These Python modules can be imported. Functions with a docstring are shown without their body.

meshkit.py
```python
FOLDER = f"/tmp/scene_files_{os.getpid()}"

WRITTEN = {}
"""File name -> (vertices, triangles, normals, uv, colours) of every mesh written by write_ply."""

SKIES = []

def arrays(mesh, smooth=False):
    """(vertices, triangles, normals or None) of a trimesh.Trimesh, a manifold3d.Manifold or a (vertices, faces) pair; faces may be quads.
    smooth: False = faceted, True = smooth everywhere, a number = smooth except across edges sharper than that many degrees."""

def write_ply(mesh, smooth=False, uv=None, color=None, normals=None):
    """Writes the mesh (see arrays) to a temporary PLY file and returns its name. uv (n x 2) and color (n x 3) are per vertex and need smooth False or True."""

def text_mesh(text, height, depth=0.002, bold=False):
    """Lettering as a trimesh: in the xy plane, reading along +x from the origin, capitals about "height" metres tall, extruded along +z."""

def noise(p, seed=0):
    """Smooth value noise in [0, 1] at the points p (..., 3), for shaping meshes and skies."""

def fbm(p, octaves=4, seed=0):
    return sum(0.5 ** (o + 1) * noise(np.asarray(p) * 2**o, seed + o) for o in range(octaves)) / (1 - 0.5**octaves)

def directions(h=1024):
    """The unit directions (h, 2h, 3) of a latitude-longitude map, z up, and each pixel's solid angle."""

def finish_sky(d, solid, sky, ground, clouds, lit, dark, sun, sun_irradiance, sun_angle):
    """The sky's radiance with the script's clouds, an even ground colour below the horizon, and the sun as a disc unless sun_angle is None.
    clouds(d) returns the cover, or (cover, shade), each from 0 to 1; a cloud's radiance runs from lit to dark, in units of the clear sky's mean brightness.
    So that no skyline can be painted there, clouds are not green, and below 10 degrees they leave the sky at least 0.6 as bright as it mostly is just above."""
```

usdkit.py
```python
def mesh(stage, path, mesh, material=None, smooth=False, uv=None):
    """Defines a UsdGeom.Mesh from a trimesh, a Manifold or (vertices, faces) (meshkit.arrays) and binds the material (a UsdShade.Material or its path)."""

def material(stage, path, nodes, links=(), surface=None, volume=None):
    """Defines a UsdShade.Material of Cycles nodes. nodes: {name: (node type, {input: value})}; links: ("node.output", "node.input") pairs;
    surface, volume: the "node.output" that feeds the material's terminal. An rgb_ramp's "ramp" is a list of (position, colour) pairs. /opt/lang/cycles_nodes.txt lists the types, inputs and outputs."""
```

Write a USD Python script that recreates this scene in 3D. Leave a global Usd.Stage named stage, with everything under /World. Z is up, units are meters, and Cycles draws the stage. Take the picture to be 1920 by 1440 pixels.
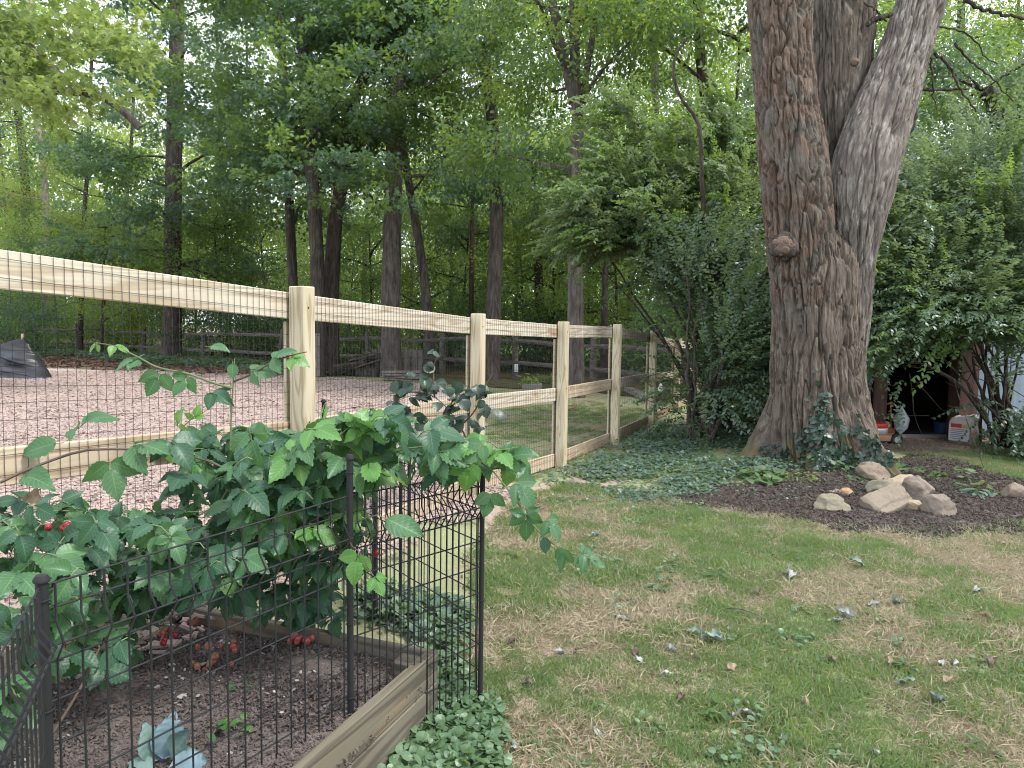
import math, random
import numpy as np, trimesh, manifold3d, usdkit, meshkit
from scipy.spatial import cKDTree
from pxr import Usd, UsdGeom, UsdLux, UsdShade, Gf, Sdf, Vt

stage = Usd.Stage.CreateInMemory()
UsdGeom.SetStageUpAxis(stage, "Z"); UsdGeom.SetStageMetersPerUnit(stage, 1.0)
UsdGeom.Xform.Define(stage, "/World"); UsdGeom.Scope.Define(stage, "/World/Looks")
PI = math.pi

# ------------------------------------------------------------ camera, sky, sun, exposure
EYE = np.array([0.0, 0.0, 1.6]); PITCH, ROLL, F = math.radians(4.5), math.radians(0.8), 1400.0
FWD = np.array([0, math.cos(PITCH), -math.sin(PITCH)])
_U = np.array([0, math.sin(PITCH), math.cos(PITCH)]); _R = np.array([1.0, 0, 0])
RT = _R * math.cos(ROLL) + _U * math.sin(ROLL); UP = _U * math.cos(ROLL) - _R * math.sin(ROLL)
cam = UsdGeom.Camera.Define(stage, "/World/camera")
cam.CreateHorizontalApertureAttr(36.0); cam.CreateVerticalApertureAttr(27.0)
cam.CreateFocalLengthAttr(36.0 * F / 1920); cam.CreateClippingRangeAttr((0.05, 2000.0))
cam.CreateExposureAttr(1.78)
cam.AddTransformOp().Set(Gf.Matrix4d(*RT, 0, *UP, 0, *(-FWD), 0, *EYE, 1))

SUN_EL, SUN_AZ = math.radians(56), math.radians(118)   # azimuth as atan2(x, y): behind the camera, to its right
SUN = np.array([math.sin(SUN_AZ) * math.cos(SUN_EL), math.cos(SUN_AZ) * math.cos(SUN_EL), math.sin(SUN_EL)])
sky = UsdLux.DomeLight.Define(stage, "/World/sky")
sm = usdkit.material(stage, "/World/Looks/sky", {
    "sky": ("sky_texture", {"sky_type": "single_scattering", "sun_disc": False, "sun_elevation": SUN_EL, "sun_rotation": SUN_AZ}),
    "tc": ("texture_coordinate", {}), "n": ("noise_texture", {"scale": 2.2, "detail": 6.0, "roughness": 0.6}),
    "r": ("rgb_ramp", {"ramp": [(0.30, (0.55, 0.55, 0.55)), (0.6, (1, 1, 1))]}),
    "mx": ("mix", {"mix_type": "mix", "color2": (6.9, 7.4, 8.2)}),
    "bg": ("background_shader", {"strength": 0.092})},
    [("tc.generated", "n.vector"), ("n.fac", "r.fac"), ("r.color", "mx.fac"), ("sky.color", "mx.color1"), ("mx.color", "bg.color")], surface="bg.background")
UsdShade.MaterialBindingAPI.Apply(sky.GetPrim()).Bind(sm)
sky.GetPrim().SetCustomDataByKey("kind", "structure")
sun = UsdLux.DistantLight.Define(stage, "/World/sun")
sun.CreateIntensityAttr(0.4); sun.CreateAngleAttr(14.0); sun.CreateNormalizeAttr(True) if hasattr(sun, "CreateNormalizeAttr") else None
sun.CreateColorAttr((1.0, 0.97, 0.93))
_q = Gf.Rotation(Gf.Vec3d(0, 0, 1), Gf.Vec3d(*SUN)).GetQuat()
sun.AddOrientOp(UsdGeom.XformOp.PrecisionDouble).Set(Gf.Quatd(_q.GetReal(), _q.GetImaginary()))

# ------------------------------------------------------------ pixel -> place helpers (1920 x 1440 pixels of the photograph)
def ray(px, py):
    d = FWD + RT * ((px - 960) / F) - UP * ((py - 720) / F)
    return d
def P(px, py, depth):
    return EYE + ray(px, py) * depth
def project(p):
    q = np.asarray(p) - EYE; z = q @ FWD
    return np.stack([960 + F * (q @ RT) / z, 720 - F * (q @ UP) / z, z], -1)
def ss(t):
    t = np.clip(t, 0, 1); return t * t * (3 - 2 * t)
FP0 = np.array([-2.15, 1.84]); FD = np.array([0.43, 0.9]) / math.hypot(.43, .9); FN = np.array([FD[1], -FD[0]])
def hz(x, y):
    """height of the ground"""
    x, y = np.asarray(x, float), np.asarray(y, float)
    t = (x - FP0[0]) * FD[0] + (y - FP0[1]) * FD[1]; s = (x - FP0[0]) * FN[0] + (y - FP0[1]) * FN[1]
    base = np.interp(t, [-1, 0, 2.4, 5, 7, 9.5], [.36, .33, .2, .1, .04, 0]) * (1 - ss((s + .12) / .42))
    tree = 0.16 * np.exp(-(((x - 3.45) / 1.5) ** 2 + ((y - 8.8) / 1.3) ** 2))
    n = 0.03 * (meshkit.fbm(np.stack([x * .8, y * .8, x * 0], -1), 3, 5) - .5)
    return base + tree + n
def G(px, py, it=12):
    """where the pixel's ray meets the ground"""
    d = ray(px, py); t = 5.0
    for _ in range(40):
        p = EYE + d * t; t = t + (hz(p[0], p[1]) - p[2]) / min(d[2], -0.004) * 0.7; t = min(max(t, 0.5), 120)
    p = EYE + d * t; return np.array([p[0], p[1], float(hz(p[0], p[1]))])

# ------------------------------------------------------------ naming, prims
_used, LOC = {}, {}
def numbered(parent, name):
    k = f"{parent}/{name}"; n = _used.get(k, 0); _used[k] = n + 1
    return k if n == 0 else f"{k}_{n:03d}"
def tag(prim, label=None, cat=None, group=None, kind=None):
    prim = prim.GetPrim() if hasattr(prim, "GetPrim") else prim
    for k, v in (("label", label), ("category", cat), ("group", group), ("kind", kind)):
        if v: prim.SetCustomDataByKey(k, v)
    return prim
def thing(name, loc, label, cat, group=None, rz=None):
    path = numbered("/World", name); x = UsdGeom.Xform.Define(stage, path)
    x.AddTranslateOp().Set(Gf.Vec3d(*map(float, loc)))
    if rz is not None: x.AddRotateZOp().Set(math.degrees(rz))
    LOC[path] = np.array(loc, float) if rz is None else np.zeros(3)
    tag(x, label, cat, group); return path
def sub(parent, name, label=None):
    path = numbered(parent, name); UsdGeom.Xform.Define(stage, path); LOC[path] = LOC.get(parent, np.zeros(3))
    if label: tag(stage.GetPrimAtPath(path), label)
    return path
def shift(m, o):
    v, f = (np.array(m.vertices), np.array(m.faces)) if hasattr(m, "vertices") else (meshkit.arrays(m)[0], meshkit.arrays(m)[1])
    return v - o, f
def obj(name, m, mat, parent="/World", smooth=False, uv=None, label=None, cat=None, group=None, kind=None):
    """one mesh; m in world coordinates"""
    path = numbered(parent, name); o = LOC.get(parent, np.zeros(3)); LOC[path] = o
    v, f = shift(m, o)
    g = usdkit.mesh(stage, path, (v, f), mat, smooth=smooth, uv=uv)
    tag(g, label, cat, group, kind); return path
def solo(name, m, mat, label, cat, group=None, smooth=False, kind=None):
    """a thing that is one mesh, its origin at its base"""
    v, f = shift(m, np.zeros(3)); o = np.array([*v[:, :2].mean(0), v[:, 2].min()])
    path = numbered("/World", name); g = usdkit.mesh(stage, path, (v - o, f), mat, smooth=smooth)
    g.AddTranslateOp().Set(Gf.Vec3d(*o)); tag(g, label, cat, group, kind); return path
def instancer(name, protos, pos, rots, scales, idx, parent="/World", kind="stuff", label=None, cat=None):
    """protos: [(mesh, material)]; rots: 3x3 matrices (n,3,3) or z angles"""
    path = numbered(parent, name); o = LOC.get(parent, np.zeros(3)); pi = UsdGeom.PointInstancer.Define(stage, path)
    rel = pi.CreatePrototypesRel()
    for k, (m, mat) in enumerate(protos):
        q = f"{path}/spray_{k + 1:03d}"; usdkit.mesh(stage, q, m, mat); rel.AddTarget(q)
    pos = np.asarray(pos, float) - o; n = len(pos)
    pi.CreatePositionsAttr(Vt.Vec3fArray.FromNumpy(pos.astype(np.float32)))
    rots = np.asarray(rots, float)
    if rots.ndim == 1:
        q = np.stack([np.cos(rots / 2), 0 * rots, 0 * rots, np.sin(rots / 2)], 1)
    else:
        from scipy.spatial.transform import Rotation
        q = Rotation.from_matrix(rots).as_quat()[:, [3, 0, 1, 2]]
    pi.CreateOrientationsAttr(Vt.QuathArray([Gf.Quath(*map(float, r)) for r in q]))
    s = np.asarray(scales, float); s = np.repeat(s[:, None], 3, 1) if s.ndim == 1 else s
    pi.CreateScalesAttr(Vt.Vec3fArray.FromNumpy(s.astype(np.float32)))
    pi.CreateProtoIndicesAttr(Vt.IntArray.FromNumpy(np.asarray(idx, np.int32)))
    tag(pi, label, cat, None, kind); return path
def cat_(ms):
    vs, fs, n = [], [], 0
    for m in ms:
        v, f = shift(m, 0) if not isinstance(m, tuple) else m
        vs.append(np.asarray(v)); fs.append(np.asarray(f) + n); n += len(v)
    return np.vstack(vs), np.vstack(fs)

# ------------------------------------------------------------ shapes
def frame(d, up=(0, 0, 1)):
    d = np.asarray(d, float); d = d / np.linalg.norm(d); a = np.cross(up, d)
    if np.linalg.norm(a) < 1e-4: a = np.cross((1, 0, 0), d)
    a /= np.linalg.norm(a); return a, np.cross(d, a), d
def tube(pts, rad, sides=6, cap=True):
    pts = np.asarray(pts, float); n = len(pts); rad = np.broadcast_to(rad, (n,))
    t = np.gradient(pts, axis=0); t /= np.linalg.norm(t, axis=1, keepdims=True) + 1e-12
    ref = np.where(np.abs(t[:, 2:]) < .92, [[0, 0, 1.]], [[1., 0, 0]]) if abs(t[:, 2]).max() > .92 and abs(t[:, 2]).min() <= .92 else np.broadcast_to([0, 0, 1.] if abs(t[:, 2]).max() <= .92 else [1., 0.13, 0], (n, 3))
    if len(set(map(tuple, np.round(ref, 3)))) > 1: ref = np.broadcast_to([0.31, 0.95, 0.05], (n, 3))
    a = np.cross(ref, t); a /= np.linalg.norm(a, axis=1, keepdims=True) + 1e-9; b = np.cross(t, a)
    ang = np.arange(sides) * 2 * PI / sides
    v = pts[:, None] + rad[:, None, None] * (np.cos(ang)[None, :, None] * a[:, None] + np.sin(ang)[None, :, None] * b[:, None])
    i, j = np.meshgrid(np.arange(n - 1), np.arange(sides), indexing="ij"); k = (j + 1) % sides
    q = np.stack([i * sides + j, i * sides + k, (i + 1) * sides + k, (i + 1) * sides + j], -1).reshape(-1, 4)
    f = np.vstack([q[:, [0, 1, 2]], q[:, [0, 2, 3]]]); v = v.reshape(-1, 3)
    if cap:
        m = len(v); v = np.vstack([v, pts[0], pts[-1]]); r = np.arange(sides); r2 = (r + 1) % sides
        f = np.vstack([f, np.stack([r2, r, np.full(sides, m)], 1), np.stack([r + (n - 1) * sides, r2 + (n - 1) * sides, np.full(sides, m + 1)], 1)])
    return v, f
def smooth_path(ctrl, n):
    ctrl = np.asarray(ctrl, float)
    if len(ctrl) == 2: return np.linspace(ctrl[0], ctrl[1], n)
    from scipy.interpolate import PchipInterpolator
    s = np.r_[0, np.cumsum(np.linalg.norm(np.diff(ctrl[:, :3], axis=0), axis=1))]
    return PchipInterpolator(s, ctrl)(np.linspace(0, s[-1], n))
def rbox(sx, sy, sz, r=0.006):
    """box with chamfered edges, centred"""
    pts = [(a * (sx / 2 - (r if k else 0)), b * (sy / 2 - (0 if k == 1 else r)), c * (sz / 2 - (0 if k == 2 else r))) if k else (a * sx / 2, b * (sy / 2 - r), c * (sz / 2 - r)) for a in (-1, 1) for b in (-1, 1) for c in (-1, 1) for k in (0, 1, 2)]
    m = manifold3d.Manifold.hull_points(np.array(pts)); return shift(m, 0)
def place(m, x, y, z, o):
    """mesh in local axes x,y,z (unit vectors) at o"""
    v, f = m; return v @ np.array([x, y, z]) + np.asarray(o), f
def bar(a, b, w, h, up=(0, 0, 1), r=0.004):
    """board from a to b: w across, h along up"""
    a, b = np.asarray(a, float), np.asarray(b, float); L = np.linalg.norm(b - a); x = (b - a) / L
    y = np.cross(up, x); y /= np.linalg.norm(y); z = np.cross(x, y)
    return place(rbox(L, w, h, r), x, y, z, (a + b) / 2)
def rock(seed, size, sub=3, rough=.18, cuts=9):
    rng = np.random.default_rng(seed)
    m = trimesh.creation.icosphere(4); v = np.array(m.vertices)
    for _ in range(cuts):
        n = rng.normal(size=3); n /= np.linalg.norm(n); d = rng.uniform(.55, .85)
        o = v @ n - d; v -= np.maximum(o, 0)[:, None] * n * .93
    v *= 1 + rough * (meshkit.fbm(v * 2.1 + seed * 7.3, 4, seed) - .5)[:, None] + .05 * (meshkit.fbm(v * 9 + seed, 3, seed) - .5)[:, None]
    return v * np.asarray(size) / 2, np.array(m.faces)
def rot3(ax, ay, az):
    from scipy.spatial.transform import Rotation
    return Rotation.from_euler("xyz", [ax, ay, az], degrees=True).as_matrix()

# ------------------------------------------------------------ materials
_mats = {}
def M(name, nodes, links, surface="p.BSDF"):
    _mats[name] = usdkit.material(stage, f"/World/Looks/{name}", nodes, links, surface=surface); return _mats[name]
def plain(name, c, rough=.6, metal=0., var=.12, scale=30., bump=0., bscale=200.):
    c = np.array(c)
    return M(name, {"g": ("geometry", {}), "n": ("noise_texture", {"scale": scale, "detail": 4.}), "r": ("rgb_ramp", {"ramp": [(.25, c * (1 - var)), (.75, np.minimum(c * (1 + var), 1))]}),
        "b": ("noise_texture", {"scale": bscale, "detail": 3.}), "u": ("bump", {"strength": max(bump, .001), "distance": .01}), "p": ("principled_bsdf", {"roughness": rough, "metallic": metal})},
        [("g.position", "n.vector"), ("n.fac", "r.fac"), ("r.color", "p.base_color"), ("g.position", "b.vector"), ("b.fac", "u.height"), ("u.normal", "p.normal")])
def leafmat(name, dark, light, trans=.35, rough=.45, pscale=.7, spec=.5, tint=None):
    """foliage: colour drifts from spray to spray and leaf to leaf; light passes through"""
    dark, light = np.array(dark), np.array(light)
    tl = np.minimum(light * np.array([1.7, 1.6, .7]), .8) if tint is None else np.array(tint)
    return M(name, {"g": ("geometry", {}), "n": ("noise_texture", {"scale": pscale, "detail": 3.}), "w": ("noise_texture", {"scale": 9., "detail": 1.}),
        "a": ("math", {"math_type": "multiply_add", "value2": .55, "value3": -.28}), "s": ("math", {"math_type": "add"}),
        "ri": ("math", {"math_type": "multiply_add", "value2": .5, "value3": -.25}), "s2": ("math", {"math_type": "add"}),
        "r": ("rgb_ramp", {"ramp": [(.2, dark), (.55, (dark + light) / 2), (.85, light)]}),
        "r2": ("rgb_ramp", {"ramp": [(.2, (dark * .4 + tl * .6)), (.85, tl)]}),
        "p": ("principled_bsdf", {"roughness": rough, "specular_ior_level": spec}), "t": ("translucent_bsdf", {}), "m": ("mix_closure", {"fac": trans})},
        [("g.position", "n.vector"), ("g.position", "w.vector"), ("w.fac", "a.value1"), ("n.fac", "s.value1"), ("a.value", "s.value2"), ("g.random_per_island", "ri.value1"),
         ("s.value", "s2.value1"), ("ri.value", "s2.value2"), ("s2.value", "r.fac"), ("s2.value", "r2.fac"), ("r.color", "p.base_color"), ("r2.color", "t.color"),
         ("p.BSDF", "m.closure1"), ("t.BSDF", "m.closure2")], surface="m.closure")
def barkmat(name, c1, c2, c3, sc=(14, 14, 2.2), bump=.9, moss=None):
    nodes = {"g": ("geometry", {}), "mp": ("mapping", {"scale": sc}), "n": ("noise_texture", {"scale": 1., "detail": 6., "roughness": .65, "distortion": .4}), "n2": ("noise_texture", {"scale": 1.3, "detail": 4.}),
        "v": ("voronoi_texture", {"feature": "distance_to_edge", "scale": 1.}), "vr": ("math", {"math_type": "minimum", "value2": .35}),
        "r": ("rgb_ramp", {"ramp": [(.3, c1), (.52, c2), (.72, c3)]}), "mx": ("mix", {"mix_type": "multiply", "fac": .5}), "r2": ("rgb_ramp", {"ramp": [(.3, (.6, .55, .5)), (.7, (1, 1, 1))]}),
        "h": ("math", {"math_type": "multiply_add", "value2": 1.6}), "u": ("bump", {"strength": bump, "distance": .04}), "p": ("principled_bsdf", {"roughness": .9, "specular_ior_level": .2})}
    links = [("g.position", "mp.vector"), ("mp.vector", "n.vector"), ("mp.vector", "v.vector"), ("g.position", "n2.vector"), ("n.fac", "r.fac"), ("n2.fac", "r2.fac"), ("r.color", "mx.color1"), ("r2.color", "mx.color2"),
        ("v.distance", "vr.value1"), ("vr.value", "h.value1"), ("n.fac", "h.value3"), ("h.value", "u.height"), ("u.normal", "p.normal"), ("mx.color", "p.base_color")]
    return M(name, nodes, links)
def woodmat(name, a, b, axis, dark=(.30, .15, .06), ring=22., fleck=.5, rough=.7):
    """sawn timber; axis = direction of the grain (unit vector); knots and streaks stretch along it"""
    ax = np.asarray(axis, float); ax /= np.linalg.norm(ax)
    # rotate so that local z = grain
    yaw, pit = math.atan2(ax[1], ax[0]), math.acos(np.clip(ax[2], -1, 1))
    return M(name, {"g": ("geometry", {}), "vz": ("vector_rotate", {"rotate_type": "z_axis", "angle": -yaw}), "vy": ("vector_rotate", {"rotate_type": "y_axis", "angle": -pit}),
        "mp": ("mapping", {"scale": (1, 1, .06)}), "n": ("noise_texture", {"scale": 9., "detail": 3., "distortion": .6}), "w": ("math", {"math_type": "multiply", "value2": ring}), "sn": ("math", {"math_type": "sine"}), "nn": ("math", {"math_type": "multiply_add", "value2": .5, "value3": .5}),
        "r": ("rgb_ramp", {"ramp": [(0, b), (.35, a), (1, np.array(a) * 1.05)]}),
        "k": ("noise_texture", {"scale": 3.5, "detail": 3.}), "mk": ("mapping", {"scale": (1.6, 1.6, .35)}), "kr": ("rgb_ramp", {"ramp": [(.61, (0, 0, 0)), (.70, (1, 1, 1))]}), "km": ("mix", {"mix_type": "mix", "color2": dark}), "kf": ("math", {"math_type": "multiply", "value2": fleck}),
        "t": ("noise_texture", {"scale": 2.}), "tr": ("rgb_ramp", {"ramp": [(.3, (.86, .84, .8)), (.7, (1, 1, 1))]}), "tm": ("mix", {"mix_type": "multiply", "fac": 1.}),
        "u": ("bump", {"strength": .25, "distance": .004}), "p": ("principled_bsdf", {"roughness": rough, "specular_ior_level": .3})},
        [("g.position", "vz.vector"), ("vz.vector", "vy.vector"), ("vy.vector", "mp.vector"), ("mp.vector", "n.vector"), ("n.fac", "w.value1"), ("w.value", "sn.value1"), ("sn.value", "nn.value1"), ("nn.value", "r.fac"),
         ("vy.vector", "mk.vector"), ("mk.vector", "k.vector"), ("k.fac", "kr.fac"), ("kr.color", "kf.value1"), ("kf.value", "km.fac"), ("r.color", "km.color1"), ("g.position", "t.vector"), ("t.fac", "tr.fac"), ("km.color", "tm.color1"), ("tr.color", "tm.color2"),
         ("tm.color", "p.base_color"), ("nn.value", "u.height"), ("u.normal", "p.normal")])
def groundmat(name, cols, s1=1.2, s2=14., s3=90., bump=.6, dist=.03, fine=.35):
    """soil or turf: three scales of noise through a ramp of colours"""
    n = len(cols)
    return M(name, {"g": ("geometry", {}), "a": ("noise_texture", {"scale": s1, "detail": 3.}), "b": ("noise_texture", {"scale": s2, "detail": 4., "roughness": .6}), "c": ("noise_texture", {"scale": s3, "detail": 3., "roughness": .7}),
        "m1": ("mix_float", {"fac": .45}), "m2": ("mix_float", {"fac": fine}), "r": ("rgb_ramp", {"ramp": list(zip(np.linspace(.32, .68, n), map(np.array, cols)))}),
        "u": ("bump", {"strength": bump, "distance": dist}), "p": ("principled_bsdf", {"roughness": .95, "specular_ior_level": .15})},
        [("g.position", "a.vector"), ("g.position", "b.vector"), ("g.position", "c.vector"), ("a.fac", "m1.a"), ("b.fac", "m1.b"), ("m1.result", "m2.a"), ("c.fac", "m2.b"), ("m2.result", "r.fac"), ("r.color", "p.base_color"), ("m2.result", "u.height"), ("u.normal", "p.normal")])

# ============================================================ THE SETTING: ground sheets
from shapely.geometry import Polygon, Point, LineString
import shapely
from scipy.spatial import Delaunay
rng = np.random.default_rng(7)

def strip_grid(xs, ys, f):
    X, Y = np.meshgrid(xs, ys); Z = f(X, Y); n, m = X.shape
    v = np.stack([X, Y, Z], -1).reshape(-1, 3); i, j = np.meshgrid(np.arange(n - 1), np.arange(m - 1), indexing="ij")
    q = np.stack([i * m + j, i * m + j + 1, (i + 1) * m + j + 1, (i + 1) * m + j], -1).reshape(-1, 4)
    return v, np.vstack([q[:, [0, 1, 2]], q[:, [0, 2, 3]]])
m_ground = groundmat("lawn_soil", [(.17, .14, .095), (.27, .22, .155), (.22, .21, .125), (.15, .18, .085), (.31, .26, .185), (.38, .31, .24)], s1=.9, s2=7., s3=70., fine=.4, bump=.5)
xs = np.r_[-300, -120, -70, np.arange(-40, -8, .6), np.arange(-8, 10, .16), np.arange(10, 30, .6), 45, 80, 150, 300]
ys = np.r_[-200, -60, -20, np.arange(-6, 0, .5), np.arange(0, 14, .16), np.arange(14, 45, .6), 60, 90, 160, 400]
obj("ground", strip_grid(xs, ys, hz), m_ground, smooth=True, kind="structure")

def wobble(poly, amp, sc, seed, step=.1):
    c = np.array(poly.exterior.coords); L = LineString(c); n = max(16, int(L.length / step))
    p = np.array([L.interpolate(t, normalized=True).coords[0] for t in np.linspace(0, 1, n, endpoint=False)])
    q = np.stack([p[:, 0] * sc, p[:, 1] * sc, np.full(n, seed)], 1)
    p = p + amp * 2 * np.stack([meshkit.fbm(q, 3, seed) - .5, meshkit.fbm(q + 31, 3, seed + 9) - .5], 1)
    return Polygon(p).buffer(0)
def overlay(name, poly, mat, dz, cell, amp=.15, sc=2.5, seed=1, kind="structure", relief=0.):
    g = wobble(poly, amp, sc, seed, cell); g = max(g.geoms, key=lambda a: a.area) if hasattr(g, "geoms") else g
    x0, y0, x1, y1 = g.bounds; X, Y = np.meshgrid(np.arange(x0, x1, cell), np.arange(y0, y1, cell))
    jit = np.random.default_rng(seed); pts = np.stack([X.ravel(), Y.ravel()], 1) + jit.uniform(-.3, .3, (X.size, 2)) * cell
    inn = g.buffer(-cell * .5); pts = pts[shapely.contains_xy(inn, pts[:, 0], pts[:, 1])]
    edge = np.array(g.exterior.coords)[:-1]; al = np.vstack([pts, edge]); tri = Delaunay(al).simplices
    c = al[tri].mean(1); tri = tri[shapely.contains_xy(g, c[:, 0], c[:, 1])]
    z = hz(al[:, 0], al[:, 1]) + dz
    if relief: z[: len(pts)] += relief * meshkit.fbm(np.stack([pts[:, 0] * 6, pts[:, 1] * 6, 0 * pts[:, 0]], 1), 3, seed)
    v = np.column_stack([al, z]); n = np.cross(v[tri[:, 1]] - v[tri[:, 0]], v[tri[:, 2]] - v[tri[:, 0]])[:, 2]; tri[n < 0] = tri[n < 0][:, ::-1]
    obj(name, (v, tri), mat, smooth=True, kind=kind); return g
def PXY(l): return [tuple(G(*a)[:2]) for a in l]

FE = lambda t, s=0: tuple(FP0 + FD * t + FN * s)          # plan point: t along the board fence, s to its right
m_chip_floor = groundmat("chip_floor", [(.33, .26, .235), (.43, .345, .31), (.37, .295, .265), (.46, .375, .34), (.42, .335, .30)], s1=.8, s2=16., s3=60., fine=.5, bump=.8, dist=.04)
chip_poly = Polygon([FE(-4, -.12), FE(4.9, -.12), tuple(G(905, 760)[:2]), *PXY([(880, 735), (800, 722), (600, 712), (300, 697), (120, 692), (0, 690)]), (-24, 20), (-14, 0)])
chip_g = overlay("wood_chip_yard", chip_poly, m_chip_floor, .006, .25, .2, 1.5, 3)
m_litter = groundmat("leaf_litter", [(.15, .11, .085), (.25, .185, .15), (.20, .15, .115), (.28, .225, .18), (.19, .165, .12)], s1=.9, s2=9., s3=40., fine=.5, bump=.8, dist=.05)
lit_g = overlay("leaf_litter_strip", Polygon([*PXY([(0, 688), (120, 690), (300, 695), (600, 710), (600, 702), (480, 690), (320, 680), (200, 668), (0, 666)]), (-34, 33), (-26, 20)]), m_litter, .012, .5, .3, 1., 4)
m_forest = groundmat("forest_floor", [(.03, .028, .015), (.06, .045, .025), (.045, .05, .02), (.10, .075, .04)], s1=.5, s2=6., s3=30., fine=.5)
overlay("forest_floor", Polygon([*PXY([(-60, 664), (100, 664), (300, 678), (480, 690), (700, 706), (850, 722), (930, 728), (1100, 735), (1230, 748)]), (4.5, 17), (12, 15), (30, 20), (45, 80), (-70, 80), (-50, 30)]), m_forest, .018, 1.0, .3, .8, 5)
m_mulch = groundmat("mulch_floor", [(.06, .05, .047), (.11, .09, .083), (.08, .065, .06), (.17, .14, .13)], s1=1.5, s2=22., s3=90., fine=.5, bump=.9)
mulch_poly = Polygon(PXY([(1290, 930), (1420, 908), (1500, 885), (1640, 890), (1690, 876), (1745, 862), (1800, 880), (1850, 896), (1920, 908), (2080, 925), (2080, 1000), (1920, 990), (1760, 994), (1650, 998), (1540, 982), (1440, 958), (1340, 948)]))
mulch_g = overlay("mulch_bed", mulch_poly, m_mulch, .010, .07, .16, 5., 6, relief=.03)
m_grit = groundmat("shed_gravel", [(.22, .16, .12), (.34, .26, .21), (.27, .2, .15), (.42, .34, .28)], s1=2., s2=22., s3=90., fine=.5)
grit_g = overlay("gravel_apron", Polygon(PXY([(1600, 836), (1680, 842), (1760, 846), (1830, 846), (1890, 838), (1880, 824), (1600, 822)])), m_grit, .008, .15, .12, 3., 8)
bare = groundmat("bare_dirt", [(.20, .15, .115), (.31, .235, .19), (.25, .19, .15), (.36, .275, .225)], s1=2., s2=12., s3=80., fine=.5, bump=.5)
bare_polys = []
for k, (px, py, w, h) in enumerate([(1050, 940, 95, 26), (960, 975, 60, 22), (1130, 885, 85, 12), (975, 1205, 60, 22), (1000, 1300, 50, 30), (1000, 1040, 60, 20), (950, 1090, 40, 30)]):
    a = np.linspace(0, 2 * PI, 12, endpoint=False)
    bare_polys.append(overlay("dirt_patch", Polygon(PXY([(px + w * math.cos(t), py + h * math.sin(t)) for t in a])), bare, .007 + .0006 * k, .06, .30, 4.5, 20 + k))

bare_polys.append(overlay('dirt_patch', Polygon([FE(4.2, .02), FE(9.2, .02), FE(9.2, .3), FE(6.5, .5), FE(5.4, .62), FE(4.2, .45)]), bare, .0066, .08, .22, 3.5, 29))
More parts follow.
